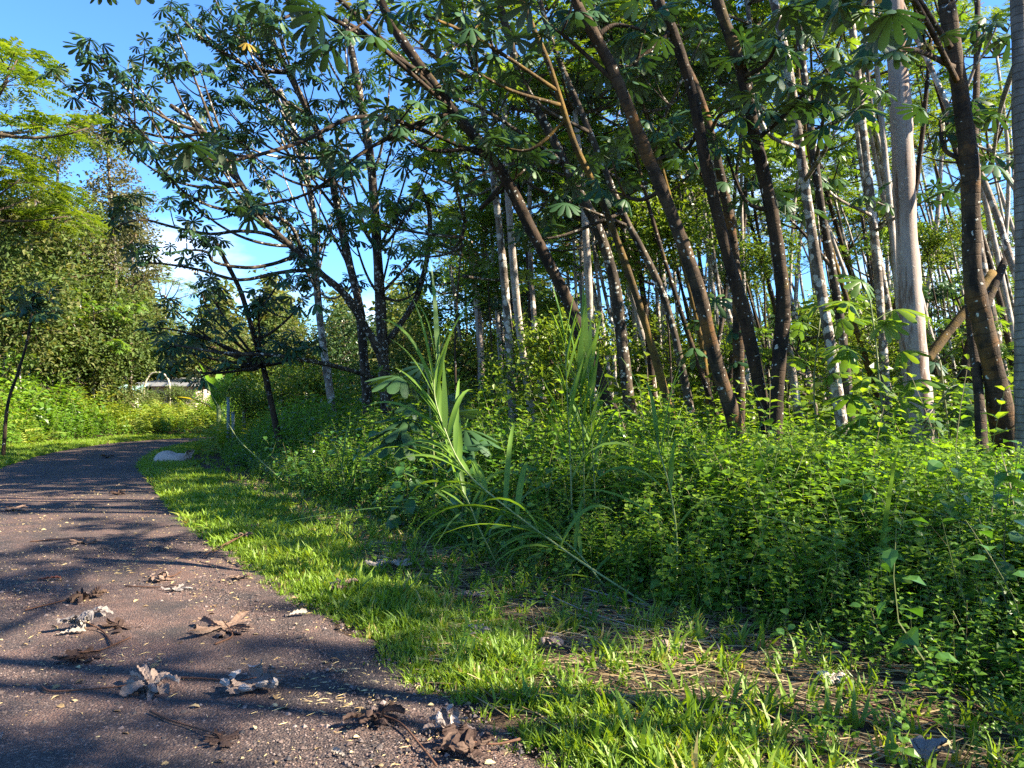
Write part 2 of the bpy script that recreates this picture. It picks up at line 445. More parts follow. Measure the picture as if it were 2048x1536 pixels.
M['gravel'] = leaf_mat('gravel_stone', [(0.03, 0.027, 0.03), (0.07, 0.055, 0.05), (0.13, 0.085, 0.07), (0.22, 0.17, 0.15)], trans=0, rough=0.8, objrand=False)

# ------------------------------------------------------------------ terrain
RE = np.array([(9, -9), (5.0, -4.2), (2.4, -0.4), (0.95, 1.8), (0.02, 3.17), (-0.62, 4.1), (-1.5, 5.46), (-2.65, 7.2), (-4.5, 10.3), (-7.2, 15.2), (-8.7, 18.0), (-10.3, 22.0),
               (-11.2, 25.2), (-11.6, 28.0), (-11.2, 30.4), (-9.6, 32.2), (-6.5, 33.2), (0, 34.0), (12, 35.5), (30, 38)], float)
RE = catmull(np.column_stack([RE, np.zeros(len(RE))]), 8)[:, :2]
_t = np.gradient(RE, axis=0); _t /= np.linalg.norm(_t, axis=1)[:, None]
NR = np.column_stack([_t[:, 1], -_t[:, 0]])        # to the right of travel
LE = RE - NR * 2.75

def sdist(P, line, nrm):
    """signed distance of points to an edge line, positive to its right"""
    P = np.asarray(P, float)[:, :2]; out = np.empty(len(P))
    for s in range(0, len(P), 20000):
        Q = P[s:s + 20000]
        d = Q[:, None, :] - line[None]
        k = np.argmin((d ** 2).sum(-1), 1)
        dv = d[np.arange(len(Q)), k]
        out[s:s + 20000] = (dv * nrm[k]).sum(-1)
        far = np.abs(out[s:s + 20000]) + 1e-9
        tot = np.linalg.norm(dv, axis=1)
        out[s:s + 20000] = np.sign(out[s:s + 20000]) * np.maximum(far, tot * 0.999)
    return out

def wav(x, y, s=1.0):
    return (np.sin(x * 1.7 * s + 1.3 * np.sin(y * 0.9 * s)) + np.sin(y * 2.3 * s + 1.1 * np.sin(x * 1.1 * s + 2)) + 0.6 * np.sin((x + y) * 3.7 * s + 0.7)) / 2.6

def height(x, y, dr=None, dl=None):
    x = np.atleast_1d(np.asarray(x, float)); y = np.atleast_1d(np.asarray(y, float))
    P = np.column_stack([x, y])
    if dr is None: dr = sdist(P, RE, NR)
    dl = -sdist(P, LE, NR)
    h = np.zeros(len(x))
    h += np.where(dr > 0, 0.05 * np.clip(dr / 0.5, 0, 1) + 0.10 * np.clip((dr - 1.5) / 4, 0, 1), 0)
    h += np.where(dl > 0, 0.05 * np.clip(dl / 0.5, 0, 1) + 0.55 * np.clip((dl - 1.6) / 3.5, 0, 1), 0)
    off = np.maximum(dr, dl)
    h += np.where(off > 0, np.clip(off, 0, 1) * 0.035 * wav(x, y, 0.8), 0)
    return h

def axis_grid(lo, hi, near_lo, near_hi, step, far):
    mid = np.arange(near_lo, near_hi + 1e-6, step)
    a = near_lo - np.geomspace(step, near_lo - lo, far)[::-1]
    b = near_hi + np.geomspace(step, hi - near_hi, far)
    return np.concatenate([a, mid, b])

xs = axis_grid(-900, 900, -18, 12, 0.2, 26); ys = axis_grid(-300, 1500, -2, 38, 0.2, 26)
X, Y = np.meshgrid(xs, ys)
Z = height(X.ravel(), Y.ravel())
dr_all = sdist(np.column_stack([X.ravel(), Y.ravel()]), RE, NR); dl_all = -sdist(np.column_stack([X.ravel(), Y.ravel()]), LE, NR)
Z = np.where((dr_all < 0.12) & (dl_all < 0.12) , Z - 0.05, Z)
idx = np.arange(X.size).reshape(X.shape)
F = np.stack([idx[:-1, :-1], idx[:-1, 1:], idx[1:, 1:], idx[1:, :-1]], -1).reshape(-1, 4)
mb = MB().add(np.column_stack([X.ravel(), Y.ravel(), Z]), F, sm=True)
kind(obj('ground', mb.mesh('ground', M['soil'])), 'structure', 'dark brown forest soil under the plants')

# road sheet with ragged edges
nc = 26
rows = []
for k in range(len(RE)):
    wob_r = 0.10 * math.sin(k * 1.9) * 0.5 + 0.06 * math.sin(k * 4.3 + 1)
    wob_l = 0.08 * math.sin(k * 1.3 + 2)
    a = RE[k] + NR[k] * (0.22 + wob_r); b = LE[k] - NR[k] * (0.2 + wob_l)
    t = np.linspace(0, 1, nc)[:, None]
    rows.append(a * (1 - t) + b * t)
P2 = np.array(rows)
tt = np.linspace(0, 1, nc)
Zr = 0.02 + 0.03 * (1 - (2 * tt - 1) ** 4)[None] + 0.008 * wav(P2[..., 0] * 1.3, P2[..., 1] * 1.3)
Zr[:, 0] = -0.02; Zr[:, -1] = -0.02
m_, n_ = P2.shape[:2]
idx = np.arange(m_ * n_).reshape(m_, n_)
F = np.stack([idx[:-1, :-1], idx[1:, :-1], idx[1:, 1:], idx[:-1, 1:]], -1).reshape(-1, 4)[:, ::-1]
mb = MB().add(np.column_stack([P2.reshape(-1, 2), Zr.ravel()]), F, sm=True)
kind(obj('road', mb.mesh('road', M['road'])), 'structure', 'narrow reddish cinder road with dappled shade curving away')
ROADZ = 0.048

# ------------------------------------------------------------------ leaf templates
def T_leaf2(w=0.28, fold=0.12, droop=0.15):
    V = np.array([(0, 0, 0), (-w, 0.45, fold), (w, 0.45, fold), (0, 1, -droop)], float)
    return V, np.array([(0, 2, 3), (0, 3, 1)])
def T_leaf4(w=0.28, fold=0.10, droop=0.2):
    V = np.array([(0, 0, 0), (-w, 0.38, fold), (0, 0.45, 0.0), (w, 0.38, fold), (0, 1, -droop)], float)
    return V, np.array([(0, 2, 1), (1, 2, 4), (0, 3, 2), (3, 4, 2)])
def T_leaf8(w=0.28, fold=0.09, droop=0.22):
    V = np.array([(0, 0, 0), (-w * .8, .22, fold * .8), (0, .25, 0.02), (w * .8, .22, fold * .8), (-w * .9, .58, fold * .7), (0, .62, -.03), (w * .9, .58, fold * .7), (0, 1, -droop)], float)
    return V, np.array([(0, 2, 1), (0, 3, 2), (1, 2, 5), (1, 5, 4), (2, 3, 6), (2, 6, 5), (4, 5, 7), (5, 6, 7)])
def T_blade(w=0.05, bend=0.4, seg=3):
    V = []; 
    for i in range(seg + 1):
        t = i / seg
        z = t - 0.35 * bend * t * t; y = bend * t * t
        ww = w * (1 - t ** 2.2) + 0.001
        if i == seg: V.append((0, y, z))
        else: V += [(-ww, y, z), (ww, y, z)]
    F = []
    for i in range(seg - 1):
        a = 2 * i; F += [(a, a + 1, a + 3), (a, a + 3, a + 2)]
    a = 2 * (seg - 1); F.append((a, a + 1, a + 2))
    return np.array(V, float), np.array(F)

def join(parts):
    V = []; F = []; A = []; n = 0
    for p in parts:
        V.append(p[0]); F.append(p[1] + n); A.append(p[2] if len(p) > 2 else np.zeros(len(p[0]))); n += len(p[0])
    return np.vstack(V), np.vstack(F), np.concatenate(A)
def xf(T, pos, R, s, dv=0.0):
    return (T[0] * s) @ R.T + np.asarray(pos), T[1], (T[2] if len(T) > 2 else 0) + np.full(len(T[0]), dv)
def R1(az, p, r): return rot(np.array(az), np.array(p), np.array(r))
def quads_to_tris(F): return np.vstack([F[:, [0, 1, 2]], F[:, [0, 2, 3]]])
def T_tube(P, R, n=3):
    V, F, vv, tri = tube(P, R, n, 0, False)
    return V, quads_to_tris(F)

def cecropia_leaf(hi, seed):
    """peltate leaf on its stalk: stalk leaves the origin along +Y, blade of ~9 lobes at its end"""
    r = np.random.default_rng(seed)
    parts = []
    pl = r.uniform(0.75, 1.1)
    bend = r.uniform(-0.05, 0.18)
    C = np.array([0, pl, bend])
    pet = catmull([(0, 0, 0), (0, pl * 0.5, bend * 0.2 + 0.06), C], 2)
    parts.append(T_tube(pet, [0.028, 0.02], 3))
    nl = int(r.integers(8, 11))
    gap = 0.35
    for i in range(nl):
        a = -math.pi + gap + (2 * math.pi - 2 * gap) * (i + 0.5) / nl + r.uniform(-0.05, 0.05)
        L_ = 1.0 * (0.72 + 0.28 * math.cos(a * 0.5) ** 2) * r.uniform(0.9, 1.05)
        W = 0.150 * r.uniform(0.85, 1.15)
        dr = r.uniform(0.2, 0.45) + (seed % 3) * 0.16
        ts = [0.0, 0.3, 0.55, 0.8, 0.95, 1.02] if hi else [0.0, 0.68, 1.0]
        ws = [0.025, 0.07, 0.115, W, W * 0.62, 0.0] if hi else [0.02, W, 0.02]
        V = []; F = []
        for t, w in zip(ts, ws):
            z = -dr * t ** 1.8
            f = 0.35 * w
            if hi: V += [(-w, t * L_, z - f), (0, t * L_, z), (w, t * L_, z - f)]
            else: V += [(-w, t * L_, z - f), (w, t * L_, z - f)]
        if hi:
            for k in range(len(ts) - 1):
                b = 3 * k
                F += [(b, b + 1, b + 4), (b, b + 4, b + 3), (b + 1, b + 2, b + 5), (b + 1, b + 5, b + 4)]
        else:
            F = [(0, 1, 3), (0, 3, 2), (2, 3, 5), (2, 5, 4)]
        V = np.array(V, float); F = np.array(F)
        ca, sa = math.cos(a), math.sin(a)
        Rz = np.array([(ca, -sa, 0), (sa, ca, 0), (0, 0, 1.0)])
        parts.append((V @ Rz.T + C, F, np.full(len(V), r.uniform(-0.08, 0.08))))
    return join(parts)

CEC_HI = [cecropia_leaf(True, 100 + i) for i in range(6)]
CEC_LO = [cecropia_leaf(False, 200 + i) for i in range(4)]
CEC_ME = [MB().add(t[0], t[1], t[2] + 0.3, sm=True).mesh('cecropia_leaf', M['cec']) for t in CEC_HI]
CEC_ME_LIT = [MB().add(t[0], t[1], t[2] + 0.3, sm=True).mesh('cecropia_leaf_young_sunlit', M['cec_lit']) for t in CEC_HI]
CEC_ME_YEL = [MB().add(t[0], t[1], t[2] + 0.3, sm=True).mesh('cecropia_leaf_yellow', M['cec_yellow']) for t in CEC_HI[:2]]

def rosette(n, up=0.5):
    """azimuth, pitch, roll of the n leaves at a twig end"""
    k = np.arange(n)
    az = k * 2.4 + U(0, 6.28) + U(-0.25, 0.25, n)
    pitch = np.linspace(0.75, -0.55, n) * 0.9 + up * 0.25 + U(-0.18, 0.18, n)
    return az, pitch, U(-0.35, 0.35, n)

def leaf_objects(parent, base, tip, n, size, meshes=CEC_ME, up=0.4, name='leaf'):
    az, pi_, ro = rosette(n, up)
    for i in range(n):
        me = meshes[int(rng.integers(len(meshes)))]
        if meshes is CEC_ME and rng.random() < 0.005: me = CEC_ME_YEL[0]
        o = bpy.data.objects.new(name, me); COL.objects.link(o)
        o.parent = parent
        o.location = tip - base
        o.rotation_mode = 'XYZ'
        o.rotation_euler = Matrix(R1(az[i], pi_[i], ro[i]).tolist()).to_euler()
        s = size * U(0.55, 1.18)
        o.scale = (s, s, s)

def merged_rosettes(mb, tips, n, size, mi=0, up=0.4):
    for t in tips:
        az, pi_, ro = rosette(n, up)
        R = rot(az, pi_, ro)
        T = CEC_LO[int(rng.integers(4))]
        mb.inst(T, np.repeat(np.asarray(t)[None], n, 0), R, size * U(0.75, 1.1, n), U(0.1, 0.9, n), mi)

# ------------------------------------------------------------------ trees with their leaves built one by one
def bez(p0, p1, lift, n=7, out=0.25):
    """curved limb from p0 to p1: leaves sideways and turns up at its end"""
    p0 = np.asarray(p0, float); p1 = np.asarray(p1, float)
    c = p0 + (p1 - p0) * 0.55; c[2] -= lift; c += rng.normal(0, 0.05, 3) * np.linalg.norm(p1 - p0)
    t = np.linspace(0, 1, n)[:, None]
    return (1 - t) ** 2 * p0 + 2 * t * (1 - t) * c + t * t * p1

class Tree:
    def __init__(self, name, label, pts, r0, r1, bark, group=None, n=12, wob=0.035, cat='tree', twist=True, flare=1.25):
        base = np.array(pts[0], float)
        self.base = base; self.bark = bark
        self.root = thing(name, label, cat, base, group)
        self.path = catmull(pts, 6)
        m = len(self.path); t = np.linspace(0, 1, m)
        R = r0 + (r1 - r0) * t ** 0.9
        R *= 1 + (flare - 1) * np.exp(-t * 14)
        R *= 1 + 0.05 * np.sin(t * 37 + U(0, 6)) + 0.03 * np.sin(t * 91)
        self.R = R
        self.trunk = obj('trunk', MB().tube(self.path, R, n, wob).mesh('trunk', M[bark], base), self.root)
        self.leaves = 0
    def p(self, t): 
        k = t * (len(self.path) - 1); i = int(min(k, len(self.path) - 2)); f = k - i
        return self.path[i] * (1 - f) + self.path[i + 1] * f
    def at_z(self, z):
        k = int(np.argmin(np.abs(self.path[:, 2] - z))); return self.path[k], self.R[k]
    def branch(self, P, r0, r1, bark=None, n=7):
        return obj('branch', MB().tube(catmull(P, 4), [r0, r1], n, 0.04).mesh('branch', M[bark or self.bark], self.base), self.root)
    def ros(self, tip, n, size, **kw):
        leaf_objects(self.root, self.base, np.asarray(tip), n, size, **kw); self.leaves += n

def extend(pts, to_z, straight=0.5):
    """carry a trunk on above the picture, slowly turning upright"""
    pts = [np.asarray(p, float) for p in pts]
    d = pts[-1] - pts[-2]; d /= np.linalg.norm(d)
    p = pts[-1]
    while p[2] < to_z - 0.3:
        d = d + np.array([0, 0, straight]) * 0.5; d /= np.linalg.norm(d)
        p = p + d * 1.6
        pts.append(p)
    return pts

def px_trunk(L_, Y0, Y1, drop=True):
    """trunk through photo pixels listed from the base up, at depths running from Y0 to Y1"""
    n = len(L_); P = []
    ys_ = np.array([q[1] for q in L_], float)
    f = (ys_[0] - ys_) / max(1e-6, ys_[0] - ys_[-1])
    for i, (a, b) in enumerate(L_):
        P.append(at(a, b, Y0 + (Y1 - Y0) * f[i]))
    if drop:
        d = P[0] - P[1]; d /= abs(d[2]) + 1e-9
        g0 = float(height(P[0][0], P[0][1])[0])
        k = P[0][2] - g0 + 0.08
        P.insert(0, P[0] + d * k)
    return P

def top_crown(T, n_b, spread, n_leaf, size, rz=(0.3, 2.2), merged=False):
    """candelabra of limbs above a trunk's end with a rosette at each limb's end"""
    tip = T.path[-1]; tips = [tip]
    for i in range(n_b):
        s = T.path[int(len(T.path) * U(0.80, 0.97))]
        a = i * 2.4 + U(-0.4, 0.4)
        e = s + np.array([math.cos(a) * spread * U(0.6, 1.1), math.sin(a) * spread * U(0.6, 1.1), U(*rz)])
        P = bez(s, e, U(0.2, 0.7))
        T.branch(P, T.R[-1] * 0.75, 0.022, n=6)
        tips.append(e)
        if rng.random() < 0.6:
            q = P[4]; e2 = q + np.array([math.cos(a + 1.1), math.sin(a + 1.1), 0.8]) * spread * 0.45
            T.branch(bez(q, e2, 0.2, 5), 0.03, 0.018, n=5); tips.append(e2)
    for t in tips: T.ros(t, n_leaf, size)

# --- leaning trees along the right-hand side of the field: pixels, depth at base and at the picture's top, widths in px
near = [
 ('leaning_tree', 'long dark trunk leaning far left, leftmost of the thick leaning trunks', [(1228, 835), (1180, 715), (1130, 590), (1060, 455), (1000, 340), (890, 200), (800, 75), (765, 10)], 13.0, 11.0, 42, 24, 'bark_dark', 12.5),
 ('leaning_tree', 'lichen blotched trunk with a knotty elbow, leaning left behind the golden mossy trunk', [(1262, 835), (1245, 700), (1228, 560), (1190, 445), (1150, 370), (1105, 275), (1050, 175), (1005, 30)], 14.0, 13.0, 38, 24, 'bark_spot', 14),
 ('mossy_tree', 'slim leaning trunk covered in golden moss in the middle of the grove', [(1345, 840), (1300, 680), (1262, 560), (1203, 400), (1150, 290), (1098, 130), (1052, 20)], 12.0, 10.5, 24, 16, 'bark_moss', 12),
 ('leaning_tree', 'thin dark trunk speckled white beside the golden mossy one', [(1385, 840), (1330, 600), (1245, 425), (1180, 265), (1110, 100), (1080, 0)], 13.5, 12.5, 24, 15, 'bark_spot', 13),
 ('leaning_tree', 'thick dark brown trunk curving left to the top centre of the view', [(1468, 840), (1430, 715), (1392, 565), (1340, 420), (1290, 300), (1230, 150), (1175, 45), (1150, 0)], 10.5, 9.0, 43, 38, 'bark_rust', 12),
 ('leaning_tree', 'dark trunk sharing its foot with the upright one, leaning left at the forest edge', [(1532, 840), (1492, 645), (1452, 500), (1412, 330), (1385, 190), (1345, 60), (1318, 0)], 10.8, 9.6, 40, 28, 'bark_dark', 12),
 ('leaning_tree', 'slender dark trunk close behind the forked foot, rust coloured near the ground', [(1478, 790), (1476, 640), (1470, 520), (1448, 380), (1405, 210), (1350, 90), (1300, -20)], 12.5, 11.8, 34, 22, 'bark_rust', 13),
 ('leaning_tree', 'stout dark trunk with a sunlit right side rising from the forked foot', [(1548, 840), (1558, 720), (1566, 600), (1548, 450), (1512, 280), (1480, 130), (1435, 0)], 10.6, 9.8, 46, 36, 'bark_dark', 12),
 ('pale_tree', 'white lichened trunk, left one of the pale pair right of the forked foot', [(1685, 860), (1662, 700), (1632, 520), (1604, 330), (1575, 130), (1545, -10)], 11.5, 11.0, 34, 28, 'bark_pale', 13.5),
 ('pale_tree', 'blotched grey trunk, right one of the pale pair right of the forked foot', [(1700, 830), (1688, 700), (1668, 560), (1640, 400), (1612, 180), (1590, 0)], 12.5, 12.2, 28, 24, 'bark_spot', 14),
 ('pale_tree', 'slim whitish trunk standing just left of the thickest pale trunk', [(1775, 840), (1760, 600), (1742, 400), (1722, 220), (1705, 60), (1690, -20)], 14.5, 14.5, 27, 22, 'bark_pale', 15),
 ('albizia_tree', 'thickest smooth pinkish grey trunk with a rusty streak and sun on its right', [(1850, 905), (1835, 760), (1824, 640), (1812, 450), (1803, 250), (1792, 80), (1785, -20)], 10.5, 10.4, 66, 50, 'bark_albizia', 15),
 ('leaning_tree', 'dark ringed trunk with a bowed foot and orange stains near the right edge', [(2004, 835), (1988, 745), (1964, 640), (1945, 540), (1940, 350), (1922, 200), (1895, 20), (1888, -20)], 9.0, 8.4, 58, 38, 'bark_rust', 12),
 ('pole_tree', 'slim reddish straight trunk in front of the bowed trunk near the right edge', [(1966, 912), (1955, 760), (1943, 660), (1936, 560), (1944, 400), (1952, 200), (1955, 0)], 8.6, 11.0, 32, 20, 'bark_rust', 12),
 ('pale_tree', 'thin whitish trunk slanting up left across the bowed trunk near the right edge', [(2070, 640), (2022, 520), (1995, 435), (1958, 340), (1908, 245), (1868, 150), (1800, 0)], 9.5, 10.5, 22, 20, 'bark_pale', 12),
 ('ringed_tree', 'grey trunk with fine rings cut by the right edge of the view', [(2052, 860), (2050, 600), (2046, 300), (2038, 0)], 8.4, 8.4, 52, 44, 'bark_grey', 13),
]
NEAR = {}
for i, (nm, lab, L_, y0, y1, w0, w1, bark, topz) in enumerate(near):
    P = px_trunk(L_, y0, y1)
    P = extend(P, topz)
    kf = 0.80 if i in (11, 12, 15) else 0.70
    r0 = kf * w0 / 2 / FPX * y0; r1 = kf * w1 / 2 / FPX * y1 * 0.6
    T = Tree(nm, lab, P, r0, r1, bark, 'trees along the forest edge', n=14)
    NEAR[i] = T
    if nm != 'albizia_tree':
        top_crown(T, 3, 2.0, 5, 0.29)

def px_branch(T, L_, Y0, Y1, r0, r1, bark=None):
    P = [at(a, b, Y0 + (Y1 - Y0) * k / (len(L_) - 1)) for k, (a, b) in enumerate(L_)]
    T.branch(P, r0, r1, bark)
    return P
def hang(T, L_, Y1, r0=0.035, n=7, size=0.30, side=1, meshes=CEC_ME, up=0.4):
    """a limb that starts on the trunk near the first pixel and ends in a leaf rosette at the last one"""
    p0 = at(*L_[0], Y1)
    k = int(np.argmin(((T.path - p0) ** 2 * np.array([1, 0.05, 1])).sum(1)))
    s = T.path[k]
    rest = [at(a, b, s[1] + (Y1 - s[1]) * (j + 1) / len(L_[1:])) for j, (a, b) in enumerate(L_[1:])]
    P = [s] + rest
    T.branch(P, min(r0, T.R[k] * 0.7), 0.016, n=6)
    T.ros(P[-1], max(4, n - 2), size * 0.92, meshes=meshes, up=up)
    for q in range(side):
        b = catmull(P, 4); m = b[int(len(b) * U(0.55, 0.85))]
        e = m + np.array([U(-0.7, 0.5), U(-0.5, 0.5), U(0.1, 0.6)])
        T.branch(bez(m, e, 0.1, 5), 0.018, 0.012, n=5)
        T.ros(e, max(4, n - 3), size * 0.85, meshes=meshes, up=up)

A, B, Cc, D, E_, F1, F2, H_, I_, J_, K_, LL, MM, M2, OO, NN = [NEAR[i] for i in range(16)]
for T, L_, Y1, n, size in [
  (A, [(880, 190), (750, 232), (600, 285), (480, 318), (400, 318)], 8.3, 8, 0.30),
  (A, [(900, 215), (740, 295), (620, 385), (500, 415)], 11.5, 7, 0.28),
  (A, [(880, 200), (800, 260), (690, 330)], 11.0, 7, 0.30),
  (A, [(940, 270), (860, 300), (780, 255)], 10.5, 7, 0.30),
  (A, [(775, 40), (640, 25), (560, 40)], 9.0, 7, 0.31),
  (A, [(790, 60), (720, 60), (690, 75)], 8.2, 7, 0.31),
  (A, [(770, 10), (600, -60), (380, -70), (235, -25)], 8.0, 6, 0.29),
  (A, [(1010, 360), (960, 420), (1060, 330)], 12.0, 7, 0.30),
  (B, [(1130, 300), (1010, 330), (930, 370)], 12.5, 7, 0.30),
  (B, [(1040, 150), (940, 90), (850, 150)], 11.5, 7, 0.30),
  (B, [(1100, 270), (960, 215), (870, 190)], 11.5, 7, 0.30),
  (Cc, [(1075, 95), (960, 80), (850, 30)], 9.0, 7, 0.30),
  (Cc, [(1110, 160), (1020, 180), (930, 130)], 9.8, 7, 0.30),
  (Cc, [(1140, 250), (1060, 300), (990, 290)], 11.0, 7, 0.29),
  (D, [(1160, 220), (1080, 210), (1030, 120)], 11.5, 7, 0.30),
  (D, [(1250, 440), (1200, 430), (1130, 400)], 12.5, 8, 0.32),
  (D, [(1240, 420), (1130, 470), (1060, 480)], 12.8, 7, 0.30),
  (E_, [(1230, 150), (1150, 90), (1100, 50)], 9.0, 7, 0.30),
  (E_, [(1190, 80), (1230, 50), (1290, 60)], 9.2, 7, 0.28),
  (E_, [(1330, 400), (1280, 400), (1220, 380)], 10.5, 7, 0.28),
  (F1, [(1345, 60), (1300, 100), (1250, 140)], 9.6, 7, 0.28),
  (F1, [(1405, 290), (1370, 300), (1330, 260)], 11.0, 7, 0.30),
  (F2, [(1405, 210), (1440, 230), (1480, 215)], 10.8, 7, 0.30),
  (F2, [(1450, 390), (1430, 380), (1400, 350)], 12.0, 7, 0.30),
  (H_, [(1470, 110), (1530, 130), (1560, 75)], 9.0, 7, 0.30),
  (H_, [(1500, 220), (1560, 240), (1610, 185)], 8.8, 8, 0.31),
  (H_, [(1540, 420), (1490, 400), (1450, 300)], 10.0, 7, 0.29),
  (I_, [(1590, 240), (1530, 260), (1490, 120)], 10.0, 7, 0.30),
  (I_, [(1600, 300), (1650, 300), (1660, 245)], 9.0, 7, 0.30),
  (J_, [(1620, 230), (1660, 180), (1700, 130)], 9.5, 7, 0.30),
  (J_, [(1660, 520), (1610, 470), (1570, 430)], 12.0, 7, 0.30),
  (K_, [(1740, 400), (1680, 400), (1640, 365)], 13.0, 7, 0.32),
  (K_, [(1745, 430), (1800, 430), (1870, 390)], 13.0, 7, 0.30),
  (MM, [(1893, 10), (1810, -25), (1725, 12)], 6.2, 8, 0.31),
  (MM, [(1900, 60), (1830, 100), (1770, 110)], 7.2, 7, 0.28),
  (MM, [(1890, -10), (1780, -60), (1640, 5)], 6.8, 8, 0.29),
  (MM, [(1940, 330), (1890, 300), (1880, 240)], 9.0, 6, 0.26),
  (NN, [(2045, 200), (2000, 220), (1985, 330)], 9.5, 7, 0.28),
  (OO, [(1900, 230), (1940, 160), (1970, 60)], 10.0, 7, 0.28),
]:
    hang(T, L_, Y1, n=n, size=size)

# fallen mossy log propped among the trunks
P = [at(1852, 722, 12.0), at(1890, 672, 12.1), at(1938, 612, 12.2), at(1985, 545, 12.4)]
log = Tree('fallen_log', 'broken mossy log propped aslant right of the thick pinkish trunk', P, 0.08, 0.065, 'bark_moss', n=12, cat='log', flare=1.0)
P = [at(1925, 760, 13.5), at(1950, 660, 13.6), at(1985, 580, 13.8), at(2010, 520, 14)]
Tree('fallen_log', 'dark leaning broken stem behind the propped mossy log', P, 0.09, 0.07, 'bark_dark', n=10, cat='log', flare=1.0)

# --- spreading trees left of the middle
left = [
 ('spreading_tree', 'upright lichen patched trunk forking low, tallest left of the middle', [(775, 838), (766, 700), (758, 560), (748, 400), (738, 300), (712, 150), (690, 40)], 19.0, 18.0, 27, 13, 'bark_spot', 12.5),
 ('spreading_tree', 'thinner patchy trunk just left of the forked one, bending left higher up', [(738, 838), (728, 720), (718, 610), (692, 500), (672, 400), (650, 300), (580, 150), (520, 40)], 19.5, 18.5, 22, 11, 'bark_spot', 12.5),
 ('spreading_tree', 'dark stem arching out left over the road from the forked trunk', [(782, 840), (774, 770), (756, 698), (728, 650), (690, 590), (640, 545), (590, 500), (530, 440), (470, 350), (400, 255), (340, 210)], 19.0, 16.0, 20, 9, 'bark_spot', 9.8),
 ('slender_tree', 'slender tilted stem nearest the road with drooping leafy branches', [(550, 842), (528, 740), (502, 650), (480, 580), (450, 520), (430, 480)], 17.5, 17.5, 13, 8, 'bark_dark', 6.0),
 ('spreading_tree', 'reddish lit trunk left of the patched pair, white at its foot', [(668, 840), (655, 750), (640, 640), (630, 520), (628, 430), (600, 300), (560, 180)], 21.0, 21.0, 18, 10, 'bark_pale', 11.5),
]
LEFT = []
for nm, lab, L_, y0, y1, w0, w1, bark, topz in left:
    P = px_trunk(L_, y0, y1)
    LEFT.append(Tree(nm, lab, P, w0 / 2 / FPX * y0, w1 / 2 / FPX * y1, bark, 'spreading trees left of the middle', n=10))
R_, S_, T_, U_, V_ = LEFT
R_.branch([at(766, 695, 19), at(800, 650, 19), at(835, 590, 19), at(857, 500, 19), at(858, 420, 19), at(835, 365, 19)], 0.085, 0.05)
def spread_tips(T, tips, Yr, size, n=6, side=2, t0=(0.35, 0.8), r=0.04, lift=(0.2, 0.9)):
    for (a, b) in tips:
        e = at(a, b, U(*Yr))
        # start from the trunk point lower than the tip, at a comfortable angle
        ts = np.linspace(t0[0], t0[1], 8); c = [T.p(t) for t in ts]
        d = [abs(np.linalg.norm(q - e) - 2.6) + max(0, q[2] - e[2] + 0.3) * 2 for q in c]
        s = c[int(np.argmin(d))]
        P = bez(s, e, U(*lift), 9)
        T.branch(P, r, 0.015, n=6)
        T.ros(e, n, size)
        for q in range(side):
            m = P[int(U(4, 8))]
            e2 = m + np.array([U(-0.9, 0.6), U(-0.8, 0.8), U(0.0, 0.75)])
            T.branch(bez(m, e2, 0.15, 5), 0.018, 0.011, n=5)
            T.ros(e2, max(4, n - 1), size * U(0.85, 1.05))
spread_tips(T_, [(190, 100), (165, 185), (255, 140), (235, 275), (300, 300), (290, 215), (330, 120), (350, 60), (400, 140), (380, 240), (420, 300), (340, 350), (240, 210)], (14.5, 17), 0.24, t0=(0.6, 0.95), side=2)
spread_tips(S_, [(390, 40), (450, 90), (470, 30), (520, 120), (500, 210), (560, 60), (440, 200), (560, 250), (600, 150), (470, 270), (600, 330), (540, 10), (420, -20), (350, 20), (480, 150)], (16, 19), 0.25, t0=(0.45, 0.95), side=2)
spread_tips(R_, [(640, 100), (690, 30), (720, 160), (650, 210), (780, 120), (800, 230), (620, 20), (690, 250), (820, 320), (800, 420), (860, 330), (700, 430), (900, 420), (850, 560), (640, 300)], (16.5, 20), 0.25, t0=(0.4, 0.95), side=2)
for L_ in ([(600, 508), (545, 528), (490, 535), (430, 525), (415, 505), (385, 500), (350, 505)], [(590, 500), (540, 470), (480, 462), (420, 468), (350, 455), (290, 440), (240, 448)], [(620, 540), (560, 545), (480, 560), (400, 540), (330, 528), (270, 525)], [(610, 520), (580, 450), (520, 425), (470, 400)]):
    P = px_branch(T_, L_, 18.0, U(14.8, 16.2), 0.05, 0.018)
    Q = catmull(P, 5)
    for f in (0.55, 0.68, 0.8, 0.9, 1.0):
        q = Q[int(f * (len(Q) - 1))]; e = q + (np.array([U(-.5, .1), U(-.5, .5), U(0.0, 0.45)]) if f < 1 else 0)
        if f < 1: T_.branch(bez(q, e, 0.1, 5), 0.016, 0.01, n=5)
        T_.ros(e, 5, 0.225)
spread_tips(U_, [(305, 655), (340, 610), (420, 590), (385, 680), (450, 670), (520, 590), (560, 560), (600, 610), (330, 735), (460, 730), (390, 760), (560, 700), (620, 690), (500, 620), (430, 640), (340, 690)], (14.5, 18), 0.24, t0=(0.35, 0.98), side=1, lift=(-0.1, 0.3))
spread_tips(V_, [(560, 420), (610, 480), (660, 450), (700, 560), (590, 560), (640, 380), (520, 330), (580, 230), (450, 130), (520, 180), (620, 260), (500, 60), (700, 330), (560, 330), (430, 240)], (19, 22), 0.25, t0=(0.5, 0.98), side=2)
obj('branch', MB().tube(catmull([at(760, 760, 18.8), at(680, 735, 17.5), at(560, 712, 16.2), at(440, 705, 15.5), at(350, 690, 15)], 4), [0.06, 0.02], 7, 0.04).mesh('branch', M['bark_spot'], R_.base), R_.root)

